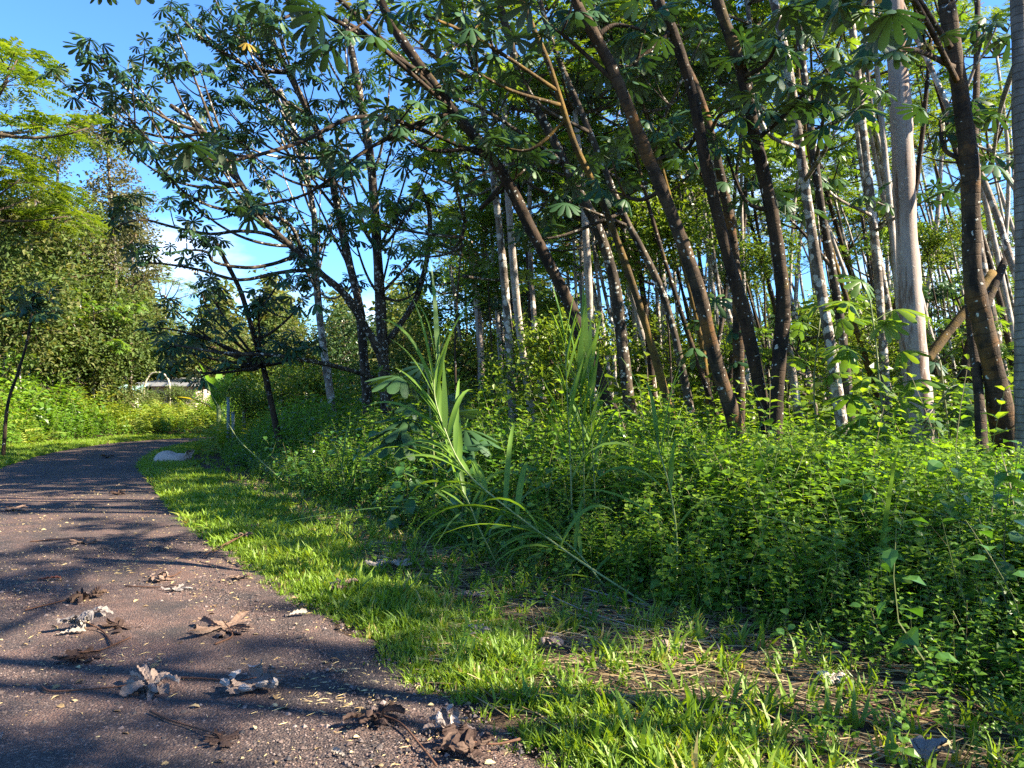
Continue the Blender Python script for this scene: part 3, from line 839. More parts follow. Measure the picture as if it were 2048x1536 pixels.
# ------------------------------------------------------------------ shared crowns for the trees behind
def T_feather(n=7, seed=0):
    r = np.random.default_rng(seed); parts = []
    P = catmull([(0, 0, 0), (0, 0.5, 0.02), (0, 1.0, -0.18)], 3)
    T2 = T_leaf2(0.17, 0.0, 0.05)
    for i in range(n):
        t = 0.18 + 0.8 * i / (n - 1)
        c = np.array([np.interp(t, np.linspace(0, 1, len(P)), P[:, k]) for k in range(3)])
        l = 0.42 * (1 - 0.55 * abs(t - 0.45))
        for sgn in (-1, 1):
            parts.append(xf(T2, c, R1(sgn * -1.15 + r.uniform(-.1, .1), r.uniform(-.25, .1), sgn * 0.2), l, r.uniform(-.05, .05)))
    parts.append(xf(T2, P[-1], R1(0, -0.3, 0), 0.3))
    return join(parts)
FEATHER = [T_feather(7, i) for i in range(3)]

def albizia_crown(seed, rad=3.6, n_cl=8, per=44):
    global rng
    keep, rng = rng, np.random.default_rng(seed)
    mb = MB()
    for i in range(n_cl):
        a = i * 2.4 + U(-.3, .3); r = rad * math.sqrt((i + 0.5) / n_cl)
        c = np.array([math.cos(a) * r, math.sin(a) * r, 1.6 - 0.11 * r * r + U(-0.8, 0.8)])
        mb.tube(bez((0, 0, -0.6), c, 0.3), [0.07, 0.02], 6, 0, 0.5, 1)
        for j in range(4):
            b = U(0, 6.28); e = c + np.array([math.cos(b), math.sin(b), 0.15]) * U(0.6, 1.2)
            mb.tube(bez(c * 0.8, e, 0.05, 4), [0.02, 0.008], 4, 0, 0.5, 1, cap=False)
        cr_ = U(0.9, 1.5)
        rr_ = cr_ * np.sqrt(U(0, 1, per)); aa = U(0, 6.28, per)
        p = np.column_stack([np.cos(aa) * rr_, np.sin(aa) * rr_, U(-0.12, 0.12, per) - 0.12 * rr_ ** 2]) + c
        mb.inst(FEATHER[i % 3], p, rot(aa - 1.57 + U(-.8, .8, per), U(-0.3, 0.25, per), U(-0.35, 0.35, per)), U(0.35, 0.62, per), U(0.05, 0.95, per), 0)
    rng = keep
    return mb.mesh('albizia_crown', [M['albizia'], M['twig']])

def cecropia_crown(seed, n_b=6, mat='cec_lit', size=0.30):
    global rng
    keep, rng = rng, np.random.default_rng(seed)
    mb = MB(); tips = [(0, 0, 0.2)]
    for i in range(n_b):
        s = np.array([0, 0, -U(0, 2.4)]); a = i * 2.4 + U(-.4, .4); l = U(1.2, 2.6)
        e = s + np.array([math.cos(a) * l, math.sin(a) * l, U(0.1, 1.6)])
        P = bez(s, e, U(0.2, 0.7)); mb.tube(P, [0.05, 0.018], 6, 0, 0.5, 1); tips.append(e)
        for q in range(2):
            m = P[int(U(3, 6))]; e2 = m + np.array([U(-.8, .8), U(-.8, .8), U(0.2, 0.9)])
            mb.tube(bez(m, e2, 0.1, 4), [0.02, 0.012], 4, 0, 0.5, 1, cap=False); tips.append(e2)
    merged_rosettes(mb, tips, 6, size)
    rng = keep
    return mb.mesh('cecropia_crown', [M[mat], M['bark_spot']])

def blob_crown(seed, mat, blobs, per, leaf, T=None, limb=0.05, bark='bark_ohia', flat=0.8):
    """blobs: list of (x, y, z, radius); leaves gather in clumps on and in each blob"""
    global rng
    keep, rng = rng, np.random.default_rng(seed)
    mb = MB(); T = T or T_leaf2(0.3, 0.1, 0.15)
    for (x, y, z, r) in blobs:
        c = np.array([x, y, z])
        mb.tube(bez((0, 0, min(z - 0.5, -0.5) if z < 0 else z * 0.3), c, 0.2, 6), [limb, 0.015], 5, 0.05, 0.5, 1)
        ncl = int(per * r * r)
        d = rng.normal(size=(ncl, 3)); d /= np.linalg.norm(d, axis=1)[:, None]
        q = c + d * (r * U(0.35, 1.12, ncl) ** 0.6)[:, None] * np.array([1, 1, flat])
        for k in range(0, ncl, 14):
            e = q[k]; mb.tube(bez(c, e, 0.05, 4), [limb * 0.4, 0.008], 4, 0, 0.5, 1, cap=False)
        m = 9
        pos = (q[:, None] + rng.normal(0, 0.11 * (leaf / 0.09), (ncl, m, 3))).reshape(-1, 3)
        N = len(pos)
        cv = np.repeat(U(0, 1, ncl), m)
        mb.inst(T, pos, rot(U(0, 6.28, N), rng.normal(-0.1, 0.55, N), rng.normal(0, 0.5, N)), leaf * U(0.7, 1.3, N), np.clip(cv * 0.6 + U(0, 0.4, N), 0.02, 0.98), 0)
    rng = keep
    return mb.mesh(mat + '_crown', [M[mat], M['twig']])

def ball_blobs(seed, n, rad, rz):
    r = np.random.default_rng(seed); out = []
    for i in range(n):
        a = i * 2.4; q = rad * math.sqrt((i + 0.3) / n) * 0.75
        out.append((math.cos(a) * q, math.sin(a) * q, r.uniform(-rz, rz) * (1 - 0.4 * q / rad), r.uniform(0.35, 0.55) * rad))
    return out

CR_ALB = [albizia_crown(300 + i) for i in range(4)]
CR_ALBD = [albizia_crown(370 + i, 3.6, 11, 110) for i in range(2)]
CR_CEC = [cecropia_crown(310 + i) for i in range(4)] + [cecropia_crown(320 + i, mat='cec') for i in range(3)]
CR_OHIA = [blob_crown(330 + i, 'ohia', [(U(-.7, .7), U(-.7, .7), -5.0 + 0.72 * k, 0.62 + 0.25 * math.sin(k * 2.1 + i)) for k in range(9)], 170, 0.13, limb=0.04) for i in range(3)]
CR_OLIVE = [blob_crown(340 + i, 'olive', ball_blobs(i, 8, 2.2, 1.5), 50, 0.19) for i in range(4)]
CR_FRESH = [blob_crown(350 + i, 'fresh', ball_blobs(20 + i, 7, 1.9, 1.3), 70, 0.16) for i in range(3)]
CR_DARK = [blob_crown(360 + i, 'darkbush', ball_blobs(40 + i, 7, 1.9, 1.3), 70, 0.16) for i in range(2)]

def back_tree(name, label, group, P, r0, r1, bark, crown, scale=1.0, zrot=None, n=8, cat='tree', flare=1.15, dz=0.0, squash=1.0):
    P = [np.asarray(p, float) for p in P]
    base = P[0]
    root = thing(name, label, cat, base, group)
    path = catmull(P, 4); t = np.linspace(0, 1, len(path))
    R = (r0 + (r1 - r0) * t) * (1 + (flare - 1) * np.exp(-t * 12)) * (1 + 0.05 * np.sin(t * 40 + U(0, 6)))
    obj('trunk', MB().tube(path, R, n, 0.04).mesh('trunk', M[bark], base), root)
    c = obj('crown', crown, root, path[-1] - base + np.array([0, 0, dz]))
    c.rotation_euler = (U(-.12, .12), U(-.12, .12), U(0, 6.28) if zrot is None else zrot)
    c.scale = (scale, scale, scale * squash)
    return root

def gz(x, y): return float(height(x, y)[0]) - 0.06

# --- the deep forest on the right: thin trunks at many depths
groups = {
 'bark_pale': ('thin_pale_tree', 'thin pale lichened trunk deep in the forest behind the leaning trees', 'thin pale trunks deep in the forest'),
 'bark_spot': ('thin_spotted_tree', 'thin dark trunk with white spots deep in the forest behind the leaning trees', 'thin spotted trunks deep in the forest'),
 'bark_dark': ('thin_dark_tree', 'thin dark brown trunk deep in the forest behind the leaning trees', 'thin dark trunks deep in the forest'),
 'bark_moss': ('thin_mossy_tree', 'thin golden mossy trunk deep in the forest behind the leaning trees', 'thin mossy trunks deep in the forest'),
 'bark_ohia': ('feathery_tree', 'smooth grey trunk with a feathery crown far back in the forest', 'feathery crowned trees far back'),
}
placed = []
def free(x, y, d):
    for (a, b) in placed:
        if (a - x) ** 2 + (b - y) ** 2 < d * d: return False
    placed.append((x, y)); return True
for T in list(NEAR.values()) + LEFT: placed.append((T.base[0], T.base[1]))
count = 0; tries = 0
while count < 190 and tries < 4000:
    tries += 1
    Yd = 13.5 + 34 * rng.random() ** 1.1
    px = U(985, 2120)
    if px < 1150 and rng.random() < 0.5: continue
    x = (px - 1024) / FPX * Yd
    if not free(x, Yd, 0.45): continue
    far_ = Yd > 26
    k = rng.choice(['bark_pale', 'bark_spot', 'bark_dark', 'bark_moss', 'bark_ohia'], p=[0.30, 0.18, 0.17, 0.07, 0.28] if not far_ else [0.22, 0.08, 0.1, 0.05, 0.55])
    nm, lab, grp = groups[k]
    h = U(7.5, 13.0) if x > 4 else U(6.0, 8.5)
    lean = U(0.02, 0.30 if px > 1250 else 0.10) * (1 if rng.random() < 0.8 else -0.5)
    bow = U(-0.25, 0.25)
    z0 = gz(x, Yd)
    P = [(x, Yd, z0), (x - lean * h * 0.28 + bow, Yd + U(-.3, .3), h * 0.33), (x - lean * h * 0.62 + bow, Yd + U(-.5, .5), h * 0.68), (x - lean * h, Yd + U(-.6, .6), h)]
    r0 = U(0.035, 0.10) if k != 'bark_ohia' else U(0.05, 0.13)
    cr_ = CR_ALB[int(rng.integers(4))] if k == 'bark_ohia' else CR_CEC[int(rng.integers(4 if rng.random() < 0.7 else 7))]
    back_tree(nm, lab, grp, P, r0, r0 * 0.45, k, cr_, U(0.6, 0.95) * (0.62 if x > 7.5 else 1.0))
    count += 1
# young saplings between the trunks
for i in range(78):
    Yd = U(14, 40); px = U(880, 2150); x = (px - 1024) / FPX * Yd
    h = U(2.0, 6.0); z0 = gz(x, Yd)
    back_tree('sapling', 'young thin stemmed sapling in the forest understory', 'saplings in the forest understory',
              [(x, Yd, z0), (x + U(-.2, .2), Yd, h * 0.5), (x + U(-.4, .3), Yd, h)], 0.03, 0.014, 'bark_dark',
              (CR_CEC + CR_FRESH + CR_FRESH)[int(rng.integers(13))], U(0.42, 0.72), n=6)

# --- trees to the right of the view that throw the dappled shade over road and field
shade = [(8.2, 2.2, 10.0, 0), (7.6, -0.6, 9.0, 0), (9.4, 0.6, 10.5, 0), (8.8, -3.0, 9.8, 0), (12.5, 1.0, 12, 1), (14.5, -2.0, 12, 0), (11.0, -5.5, 10.5, 0), (18.5, 2.0, 13, 0), (17, -5, 12.5, 1), (15.5, 5.0, 12.5, 0)]
for i, (x, y, h, al) in enumerate(shade):
    back_tree('shade_tree', 'tree beside the viewer beyond the right edge, shading road and field', 'shade trees beyond the right edge',
              [(x, y, gz(x, y)), (x - 0.4, y, h * 0.4), (x - 1.3, y + 0.2, h)], 0.14, 0.06, 'bark_pale' if al else 'bark_dark', CR_ALB[i % 4] if al else CR_CEC[4 + i % 3], 0.9 if al else 1.05)

# --- the sunlit wood across the road on the left
def px_back(name, label, px, py_top, Yd, r0, bark, crown, scale, group=None, lean=0.0, dz=0.0, squash=1.0, cat='tree'):
    y_ = Yd
    while px < 430 and Yd < 70:          # stand back behind the weedy bank
        top = at(px, py_top, Yd); x = top[0] + lean
        if -sdist(np.array([[x, Yd]]), LE, NR)[0] > 5.2: break
        Yd += 0.5
    scale *= (Yd / y_) ** 0.8
    top = at(px, py_top, Yd); x = top[0] + lean
    z0 = gz(x, Yd)
    mid = np.array([x - lean * 0.4 + U(-.2, .2), Yd, z0 + (top[2] - z0) * 0.5])
    return back_tree(name, label, group, [(x, Yd, z0), mid, top], r0, r0 * 0.5, bark, crown, scale, dz=dz, squash=squash, cat=cat)

W = 'sunlit wood across the road'
px_back('ohia_tree', 'tall narrow sparse tree with pale trunk rising highest in the left wood', 212, 262, 36, 0.12, 'bark_spot', CR_OHIA[0], 1.35, W, 0.6)
px_back('ohia_tree', 'narrow sparse tree left of the tallest one, thin crown against the sky', 118, 290, 40, 0.12, 'bark_spot', CR_OHIA[1], 1.3, W, -0.4)
px_back('ohia_tree', 'shorter sparse grey tree right of the tallest narrow one', 262, 430, 42, 0.12, 'bark_spot', CR_OHIA[2], 1.2, W)
px_back('ohia_tree', 'sparse tree with bare pale twigs at the left edge', 70, 400, 35, 0.12, 'bark_spot', CR_OHIA[2], 1.1, W)
px_back('albizia_tree', 'layered feathery canopy reaching in from the left edge of the sky', -60, 215, 27, 0.22, 'bark_spot', CR_ALBD[0], 1.1, W, -1.5, squash=1.1)
px_back('albizia_tree', 'lower feathery green canopy at the left edge', -70, 400, 29, 0.2, 'bark_spot', CR_ALBD[1], 1.0, W, -0.8)
px_back('albizia_tree', 'small flat topped feathery tree far behind the bend', 250, 565, 52, 0.15, 'bark_ohia', CR_ALB[2], 0.9, W)
px_back('albizia_tree', 'distant flat topped feathery tree above the white cloud gap', 330, 590, 60, 0.15, 'bark_ohia', CR_ALB[3], 0.95, W)
olive = [(60, 470, 33, 1.3, 'rounded olive crown high at the left edge'), (10, 560, 30, 1.2, 'dense olive crown at the left edge, halfway up'), (135, 545, 35, 1.25, 'dense brownish green crown below the narrow trees'),
         (215, 600, 37, 1.15, 'olive crown right of the brownish one, level with the cloud'), (70, 650, 27, 0.95, 'olive bushy tree at mid height on the left'), (165, 670, 29, 0.95, 'bushy olive tree with a pale forked trunk'),
         (250, 690, 33, 1.0, 'olive tree above the roadside ferns'), (340, 690, 50, 1.2, 'hazy olive tree behind the pale house'), (420, 700, 48, 1.1, 'olive tree behind the banana plant'), (215, 480, 45, 1.1, 'olive crown far back below the tallest narrow tree')]
olive += [(318, 812, 40, 0.36, 'small bush before the pale house wall'), (285, 800, 42, 0.42, 'small bush between tarp and house'), (365, 800, 41, 0.45, 'small bush at the right end of the pale house'), (235, 800, 40, 0.5, 'small bush before the teal tarp'), (215, 770, 30, 0.7, 'leafy bush on the bank nearest the bend'),
          (150, 740, 33, 0.9, 'leafy bush in the middle of the left wood'), (60, 560, 38, 1.3, 'olive crown behind the left edge trees'), (-30, 640, 26, 1.0, 'olive tree mostly outside the left edge'),
          (120, 440, 46, 1.3, 'olive crown far back between the narrow trees'), (-20, 480, 40, 1.4, 'tall olive crown outside the left edge'), (290, 640, 52, 1.2, 'distant olive crown above the house')]
for i, (px, py, Yd, s, lab) in enumerate(olive):
    px_back('broadleaf_tree', lab, px, py, Yd, 0.075, 'twig' if py > 640 else 'bark_ohia', CR_OLIVE[i % 4], s, W, U(-.5, .5))
px_back('broadleaf_tree', 'fresh green leafy tree in the middle of the left wood', 160, 600, 31, 0.1, 'bark_pale', CR_CEC[0], 1.0, W)
px_back('broadleaf_tree', 'pale green big leaved tree above the roadside ferns', 185, 665, 27, 0.09, 'bark_pale', CR_CEC[1], 0.8, W)
px_back('broadleaf_tree', 'bright big leaved bush low at the left edge', 40, 735, 22, 0.06, 'bark_pale', CR_CEC[2], 0.65, W)
px_back('broadleaf_tree', 'light green big leaved bush right of the lower bright bush', 105, 760, 24, 0.06, 'bark_pale', CR_CEC[3], 0.6, W)
# bushes that close the view behind the bend and behind the spreading trees
mid = [(480, 725, 54, 'fresh', 1.2, 'bright green bush behind the slender tilted stem'), (545, 690, 56, 'olive', 1.5, 'olive tree behind the slender tilted stem'), (610, 700, 50, 'olive', 1.3, 'olive bush between the slender stem and the reddish trunk'),
       (690, 690, 48, 'dark', 1.3, 'dark bush behind the patched trunks'), (560, 770, 30, 'dark', 0.8, 'dark low bush behind the slender tilted stem'), (640, 790, 28, 'dark', 0.75, 'dark low bush at the foot of the reddish trunk'),
       (860, 610, 34, 'fresh', 0.85, 'yellow green crown glowing in the gap right of the forked trunk'), (930, 570, 37, 'fresh', 0.95, 'bright crown right of the glowing one'), (820, 700, 40, 'olive', 1.0, 'olive tree right of the forked trunk'),
       (900, 740, 33, 'olive', 0.9, 'olive bush below the glowing crown'), (990, 690, 36, 'olive', 1.0, 'olive tree left of the leaning trunks'), (1000, 780, 28, 'dark', 0.8, 'dark bush left of the leaning trunks'),
       (1080, 760, 26, 'dark', 0.8, 'dark bush at the foot of the leftmost leaning trunk'), (850, 800, 26, 'dark', 0.7, 'low dark bush right of the forked trunk'), (1060, 600, 42, 'olive', 1.2, 'olive crown far behind the leftmost leaning trunk'),
       (490, 790, 27, 'fresh', 0.6, 'yellow green bush by the road bend'), (770, 770, 33, 'olive', 0.8, 'olive bush behind the forked trunk'), (730, 790, 26, 'fresh', 0.5, 'small fresh bush at the foot of the patched trunks')]
sets = {'fresh': CR_FRESH, 'olive': CR_OLIVE, 'dark': CR_FRESH[:2] + CR_DARK}
for i, (px, py, Yd, k, s, lab) in enumerate(mid):
    px_back('broadleaf_tree', lab, px, py, Yd, 0.09, 'bark_pale', sets[k][i % len(sets[k])], s, 'bushy trees behind the middle')
for px, yb, yt, Yd, w, bark, lab in [(965, 830, 560, 30, 17, 'bark_albizia', 'straight pinkish trunk in the gap left of the leaning trunks'), (925, 830, 600, 33, 10, 'bark_pale', 'thin pale trunk beside the straight pinkish one'),
                                (1030, 840, 480, 20, 14, 'bark_spot', 'spotted trunk between the pinkish one and the leaning trunks')]:
    b = at(px, yb, Yd); t = at(px - 25, yt, Yd)
    back_tree('gap_tree', lab, 'trunks in the gap left of the leaning trees', [(b[0], Yd, gz(b[0], Yd)), (b[0] - 0.1, Yd, 4), (t[0], Yd, t[2] + 1.5)], w / 2 / FPX * Yd, w / 3 / FPX * Yd, bark, CR_ALB[1] if 'pinkish t' in lab else CR_CEC[2], 0.9)

# --- young umbrella tree on the left bank
P = [at(15, 812, 20), at(36, 745, 20), at(55, 680, 20), at(66, 610, 20), at(68, 582, 20)]
t = Tree('umbrella_sapling', 'young dark green umbrella tree leaning on the bank at the left edge', [np.array([P[0][0] - 0.1, 20, gz(P[0][0], 20)])] + P, 0.045, 0.025, 'bark_dark', n=8)
for px, py in [(68, 575), (45, 598), (92, 598), (30, 622), (105, 625), (70, 628), (60, 605)]:
    e = at(px, py, 20 + U(-.4, .4)); t.branch(bez(P[3], e, 0.1, 5), 0.016, 0.01, n=5); t.ros(e, 5, 0.27)

# ------------------------------------------------------------------ saplings inside the field
def sapling(name, label, stem, Y0, leaves, meshes, bark='stem', r=0.016, size=0.24):
    P = [at(a, b, Y0) for a, b in stem]
    P = [np.array([P[0][0], P[0][1], gz(P[0][0], P[0][1])])] + P
    T = Tree(name, label, P, r, r * 0.55, bark, n=7, cat='plant', flare=1.0)
    for (a, b, dy) in leaves:
        e = at(a, b, Y0 + dy)
        k = int(np.argmin(np.linalg.norm(T.path - e - np.array([0, 0, -0.15]), axis=1)))
        s = T.path[k]; d = e - s; l = np.linalg.norm(d)
        az = math.atan2(-d[0], d[1]); pit = math.asin(d[2] / (l + 1e-6))
        me = meshes[int(rng.integers(len(meshes)))]
        o = bpy.data.objects.new('leaf', me); COL.objects.link(o); o.parent = T.root
        o.location = s - T.base
        o.rotation_euler = Matrix(R1(az, pit * 0.8, U(-.3, .3)).tolist()).to_euler()
        sz = max(size * 0.75, min(size * 1.3, l * 0.95)) * U(0.9, 1.1); o.scale = (sz,) * 3
    return T
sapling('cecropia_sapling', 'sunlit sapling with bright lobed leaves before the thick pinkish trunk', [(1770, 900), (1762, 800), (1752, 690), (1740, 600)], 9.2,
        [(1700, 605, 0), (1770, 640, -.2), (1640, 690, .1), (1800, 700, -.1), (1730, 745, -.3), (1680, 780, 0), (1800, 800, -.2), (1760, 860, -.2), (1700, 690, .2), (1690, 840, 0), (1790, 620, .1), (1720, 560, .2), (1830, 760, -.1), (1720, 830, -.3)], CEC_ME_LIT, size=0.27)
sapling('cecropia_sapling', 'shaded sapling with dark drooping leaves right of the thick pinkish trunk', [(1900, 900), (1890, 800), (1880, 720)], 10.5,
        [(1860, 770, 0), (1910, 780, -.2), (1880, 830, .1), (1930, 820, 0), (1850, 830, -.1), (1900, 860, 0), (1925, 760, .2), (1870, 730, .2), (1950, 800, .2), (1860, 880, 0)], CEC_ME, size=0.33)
sapling('cecropia_sapling', 'dark broad leaved sapling behind the left cane clump in the field', [(870, 960), (865, 880), (858, 800), (855, 760)], 9.0,
        [(800, 860, -.1), (910, 830, 0), (960, 850, .1), (820, 800, .1), (905, 780, 0), (770, 880, 0), (1000, 850, .2), (850, 740, .1), (790, 745, .2), (930, 890, -.2), (760, 830, .1)], CEC_ME, size=0.30)
sapling('cecropia_sapling', 'small sapling with one pair of lobed leaves right of the white lichened trunk', [(1632, 860), (1628, 760), (1640, 640)], 11.5,
        [(1600, 640, 0), (1680, 640, 0), (1640, 600, .1), (1600, 720, 0), (1670, 740, -.1)], CEC_ME_LIT, size=0.27)
sapling('cecropia_sapling', 'green sapling under the fork between the two dark trunks', [(1450, 850), (1440, 740), (1430, 640)], 12.5,
        [(1400, 640, 0), (1470, 650, 0), (1430, 600, .1), (1380, 700, 0), (1480, 720, -.1)], CEC_ME, size=0.27)

# ------------------------------------------------------------------ ground cover
def sprig(seed, nodes, T, leaf=0.09, tris_stem=3):
    """upright leafy stem about one metre tall: (leaves, stem)"""
    r = np.random.default_rng(seed)
    P = catmull([(0, 0, 0), (r.uniform(-.06, .06), r.uniform(-.06, .06), 0.5), (r.uniform(-.16, .16), r.uniform(-.16, .16), 1.0)], 2)
    st = T_tube(P, [0.0042, 0.0018], tris_stem)
    lv = []
    for i in range(nodes):
        t = 0.12 + 0.88 * (i / (nodes - 1)) ** 0.85
        c = np.array([np.interp(t, np.linspace(0, 1, len(P)), P[:, k]) for k in range(3)])
        a = i * 1.57 + r.uniform(-.5, .5)
        l = leaf * (1.15 - 0.75 * t ** 2.5) * r.uniform(0.8, 1.2)
        for sg in (0, math.pi):
            if r.random() < 0.08: continue
            off = (1 - t) * r.uniform(0.0, 0.10)
            cc = c + np.array([-math.sin(a + sg), math.cos(a + sg), 0.15]) * off
            lv.append(xf(T, cc, R1(a + sg + r.uniform(-.3, .3), r.uniform(-0.35, 0.35) + 0.5 * t ** 3, r.uniform(-.3, .3)), l, 0.35 * t ** 3 + r.uniform(-.07, .07)))
    return join(lv), st

SPR_N = [sprig(400 + i, [12, 10, 13, 9, 11, 8, 12, 10][i], T_leaf8([.31, .36, .24, .40, .30, .42, .27, .34][i]), [.125, .15, .10, .17, .13, .19, .11, .145][i]) for i in range(8)]
SPR_M = [sprig(420 + i, 11, T_leaf4(0.31), 0.14) for i in range(5)]
SPR_F = [sprig(440 + i, 9, T_leaf2(0.33), 0.19) for i in range(4)]

def scatter(x0, x1, y0, y1, dens):
    n = rng.poisson((x1 - x0) * (y1 - y0) * dens)
    return np.column_stack([U(x0, x1, n), U(y0, y1, n)])
def in_view(P, margin=1.6, slope=0.70):
    return np.abs(P[:, 0]) < slope * P[:, 1] + margin

def plant(mb, lib, P, h, var0=(0.0, 0.55), lean=0.16, leafscale=1.0):
    z = height(P[:, 0], P[:, 1]) - 0.01
    pos = np.column_stack([P, z]); n = len(P)
    which = rng.integers(len(lib), size=n)
    R = rot(U(0, 6.28, n), rng.normal(0, lean, n), rng.normal(0, lean, n))
    va = U(*var0, n) + 0.14 * wav(P[:, 0], P[:, 1], 0.5) + 0.10 * wav(P[:, 0] + 7, P[:, 1], 1.7)
    for k in range(len(lib)):
        s = which == k
        mb.inst(lib[k][0], pos[s], R[s], h[s], np.clip(va[s], 0.0, 0.62), 0)
        mb.inst(lib[k][1], pos[s], R[s], h[s], U(0, 1, s.sum()), 1)

def field_h(P, d):
    e = np.clip((d - 2.0) / 1.6, 0, 1)
    return (0.32 + 0.52 * e) * np.interp(P[:, 0] / np.maximum(P[:, 1], 1), [-0.2, 0.15, 0.5], [1.1, 1.0, 0.92]) * (1 + 0.22 * wav(P[:, 0], P[:, 1], 0.55)) * U(0.7, 1.25, len(P))

# near field
P = scatter(-2, 9, 2.0, 9.0, 115); d = sdist(P, RE, NR)
edge = np.interp(P[:, 1], [2, 3.5, 6, 9], [1.55, 1.75, 2.15, 2.1]) + 0.3 * wav(P[:, 0], P[:, 1], 0.9)
k = (d > edge) & in_view(P) & (rng.random(len(P)) < np.clip(0.55 + (d - edge), 0, 1)); P = P[k]; d = d[k]
mb = MB(); plant(mb, SPR_N, P, field_h(P, d) * 1.0)
kind(obj('field_shrubs', mb.mesh('field_shrubs_near', [M['shrub'], M['stem']])), 'stuff', 'dense leafy green weeds filling the near field')
# middle field
P = scatter(-12, 16, 9.0, 16.0, 52); d = sdist(P, RE, NR)
edge = 2.0 + 0.35 * wav(P[:, 0], P[:, 1], 0.9)
k = (d > edge) & in_view(P); P = P[k]; d = d[k]
mb = MB(); plant(mb, SPR_M, P, field_h(P, d) * 1.12)
P = scatter(-13, 22, 16.0, 27.0, 16); d = sdist(P, RE, NR)
k = (d > 1.9) & in_view(P); P = P[k]; d = d[k]
plant(mb, SPR_F, P, field_h(P, d) * 1.25)
kind(obj('field_shrubs', mb.mesh('field_shrubs_far', [M['shrub'], M['stem']])), 'stuff', 'leafy green weeds filling the farther field')

# tall straggling weeds standing above the field in the sun
P = scatter(-4, 14, 6.0, 14.0, 1.6); d = sdist(P, RE, NR); k = (d > 3.2) & in_view(P); P = P[k]
mb = MB(); plant(mb, SPR_N, P, U(1.25, 1.75, len(P)), (0.3, 0.62), 0.07)
kind(obj('tall_weeds', mb.mesh('tall_weeds', [M['shrub'], M['stem']])), 'stuff', 'taller weed stems standing above the field')

# looser broad leaved herbs and bare brown stalks mixed into the field
def herb(seed):
    r = np.random.default_rng(seed); T = T_leaf8(0.40, 0.07, 0.25); lv = []
    P_ = catmull([(0, 0, 0), (r.uniform(-.1, .1), r.uniform(-.1, .1), 0.5), (r.uniform(-.25, .25), r.uniform(-.25, .25), 0.95)], 2)
    for i in range(9):
        t = 0.25 + 0.75 * i / 8; c_ = np.array([np.interp(t, np.linspace(0, 1, len(P_)), P_[:, k]) for k in range(3)])
        a = i * 2.4; lv.append(xf(T, c_ + np.array([-math.sin(a), math.cos(a), .2]) * 0.05, R1(a, r.uniform(-.5, .2), r.uniform(-.3, .3)), r.uniform(0.10, 0.19) * (1.2 - 0.5 * t), r.uniform(-.1, .2)))
    return join(lv), T_tube(P_, [0.006, 0.002], 3)
HERB = [herb(480 + i) for i in range(5)]
P = scatter(-10, 13, 2.6, 15.0, 5.5); d = sdist(P, RE, NR); k = (d > 2.0) & in_view(P) & (wav(P[:, 0] + 3, P[:, 1], 0.6) > -0.2); P = P[k]
mb = MB(); plant(mb, HERB, P, U(0.6, 1.15, len(P)), (0.15, 0.62), 0.25)
P = scatter(-10, 13, 2.6, 15.0, 5); d = sdist(P, RE, NR); k = (d > 2.6) & in_view(P); P = P[k]; n = len(P)
mb.inst(T_tube(catmull([(0, 0, 0), (0, 0.10, 0.5), (0, 0.35, 1.0)], 3), [0.006, 0.002], 3), np.column_stack([P, height(P[:, 0], P[:, 1])]), rot(U(0, 6.28, n), rng.normal(-0.2, .45, n), rng.normal(0, .4, n)), U(0.4, 0.95, n), U(0.3, 1, n), 1)
kind(obj('field_herbs', mb.mesh('field_herbs', [M['vine'], M['stem']])), 'stuff', 'looser broad leaved herbs and bare stalks mixed into the field')
# arching wild grass blades coming out of the field
ARC = []
for i in range(6):
    r = np.random.default_rng(490 + i)
    T = T_blade(0.014, 1.0 + 0.8 * r.random(), 6); ARC.append(T)
P = scatter(-6, 9, 4.5, 12.0, 5); d = sdist(P, RE, NR); k = (d > 2.0) & in_view(P) & (wav(P[:, 0], P[:, 1] + 4, 0.5) > 0.05); P = np.repeat(P[k], 6, 0); P = P + rng.normal(0, 0.06, P.shape); n = len(P)
mb = MB(); wh = rng.integers(6, size=n); pos = np.column_stack([P, height(P[:, 0], P[:, 1])]); RR = rot(U(0, 6.28, n), U(-.2, .3, n), U(-.3, .3, n)); ss = U(0.7, 1.5, n)
for q in range(6):
    k = wh == q; mb.inst(ARC[q], pos[k], RR[k], ss[k], U(0, 1, k.sum()), 0, True)
kind(obj('wild_grass', mb.mesh('wild_grass', M['wild'])), 'stuff', 'long arching wild grass blades among the field weeds')
# broad leaved creeper along the field's front
def creeper(seed):
    r = np.random.default_rng(seed); lv = []
    T = T_leaf8(0.46, 0.05, 0.12)
    for i in range(9):
        a = r.uniform(0, 6.28); q = r.uniform(0, 0.16)
        c = np.array([math.cos(a) * q, math.sin(a) * q, r.uniform(0.05, 0.30)])
        lv.append(xf(T, c, R1(r.uniform(0, 6.28), r.uniform(-.5, .2), r.uniform(-.3, .3)), r.uniform(0.05, 0.085), r.uniform(-.1, .1)))
    return join(lv), T_tube(catmull([(0, 0, 0), (0.03, 0, 0.15), (0, 0.05, 0.28)], 1), [0.004, 0.002], 3)
CRE = [creeper(460 + i) for i in range(5)]
P = scatter(-11, 4, 3.0, 18, 70); d = sdist(P, RE, NR)
w = wav(P[:, 0] + 5, P[:, 1], 0.35)
k = (d > 1.95 + 0.2 * w) & (d < 3.9 + 0.6 * w) & in_view(P) & (rng.random(len(P)) < np.where(P[:, 0] < 0.5, 0.9, 0.35)); P = P[k]; d = d[k]
mb = MB(); plant(mb, CRE, P, (0.75 + 0.55 * np.clip((d - 2.0) / 1.2, 0, 1)) * U(0.8, 1.25, len(P)), (0.1, 0.9), 0.1)
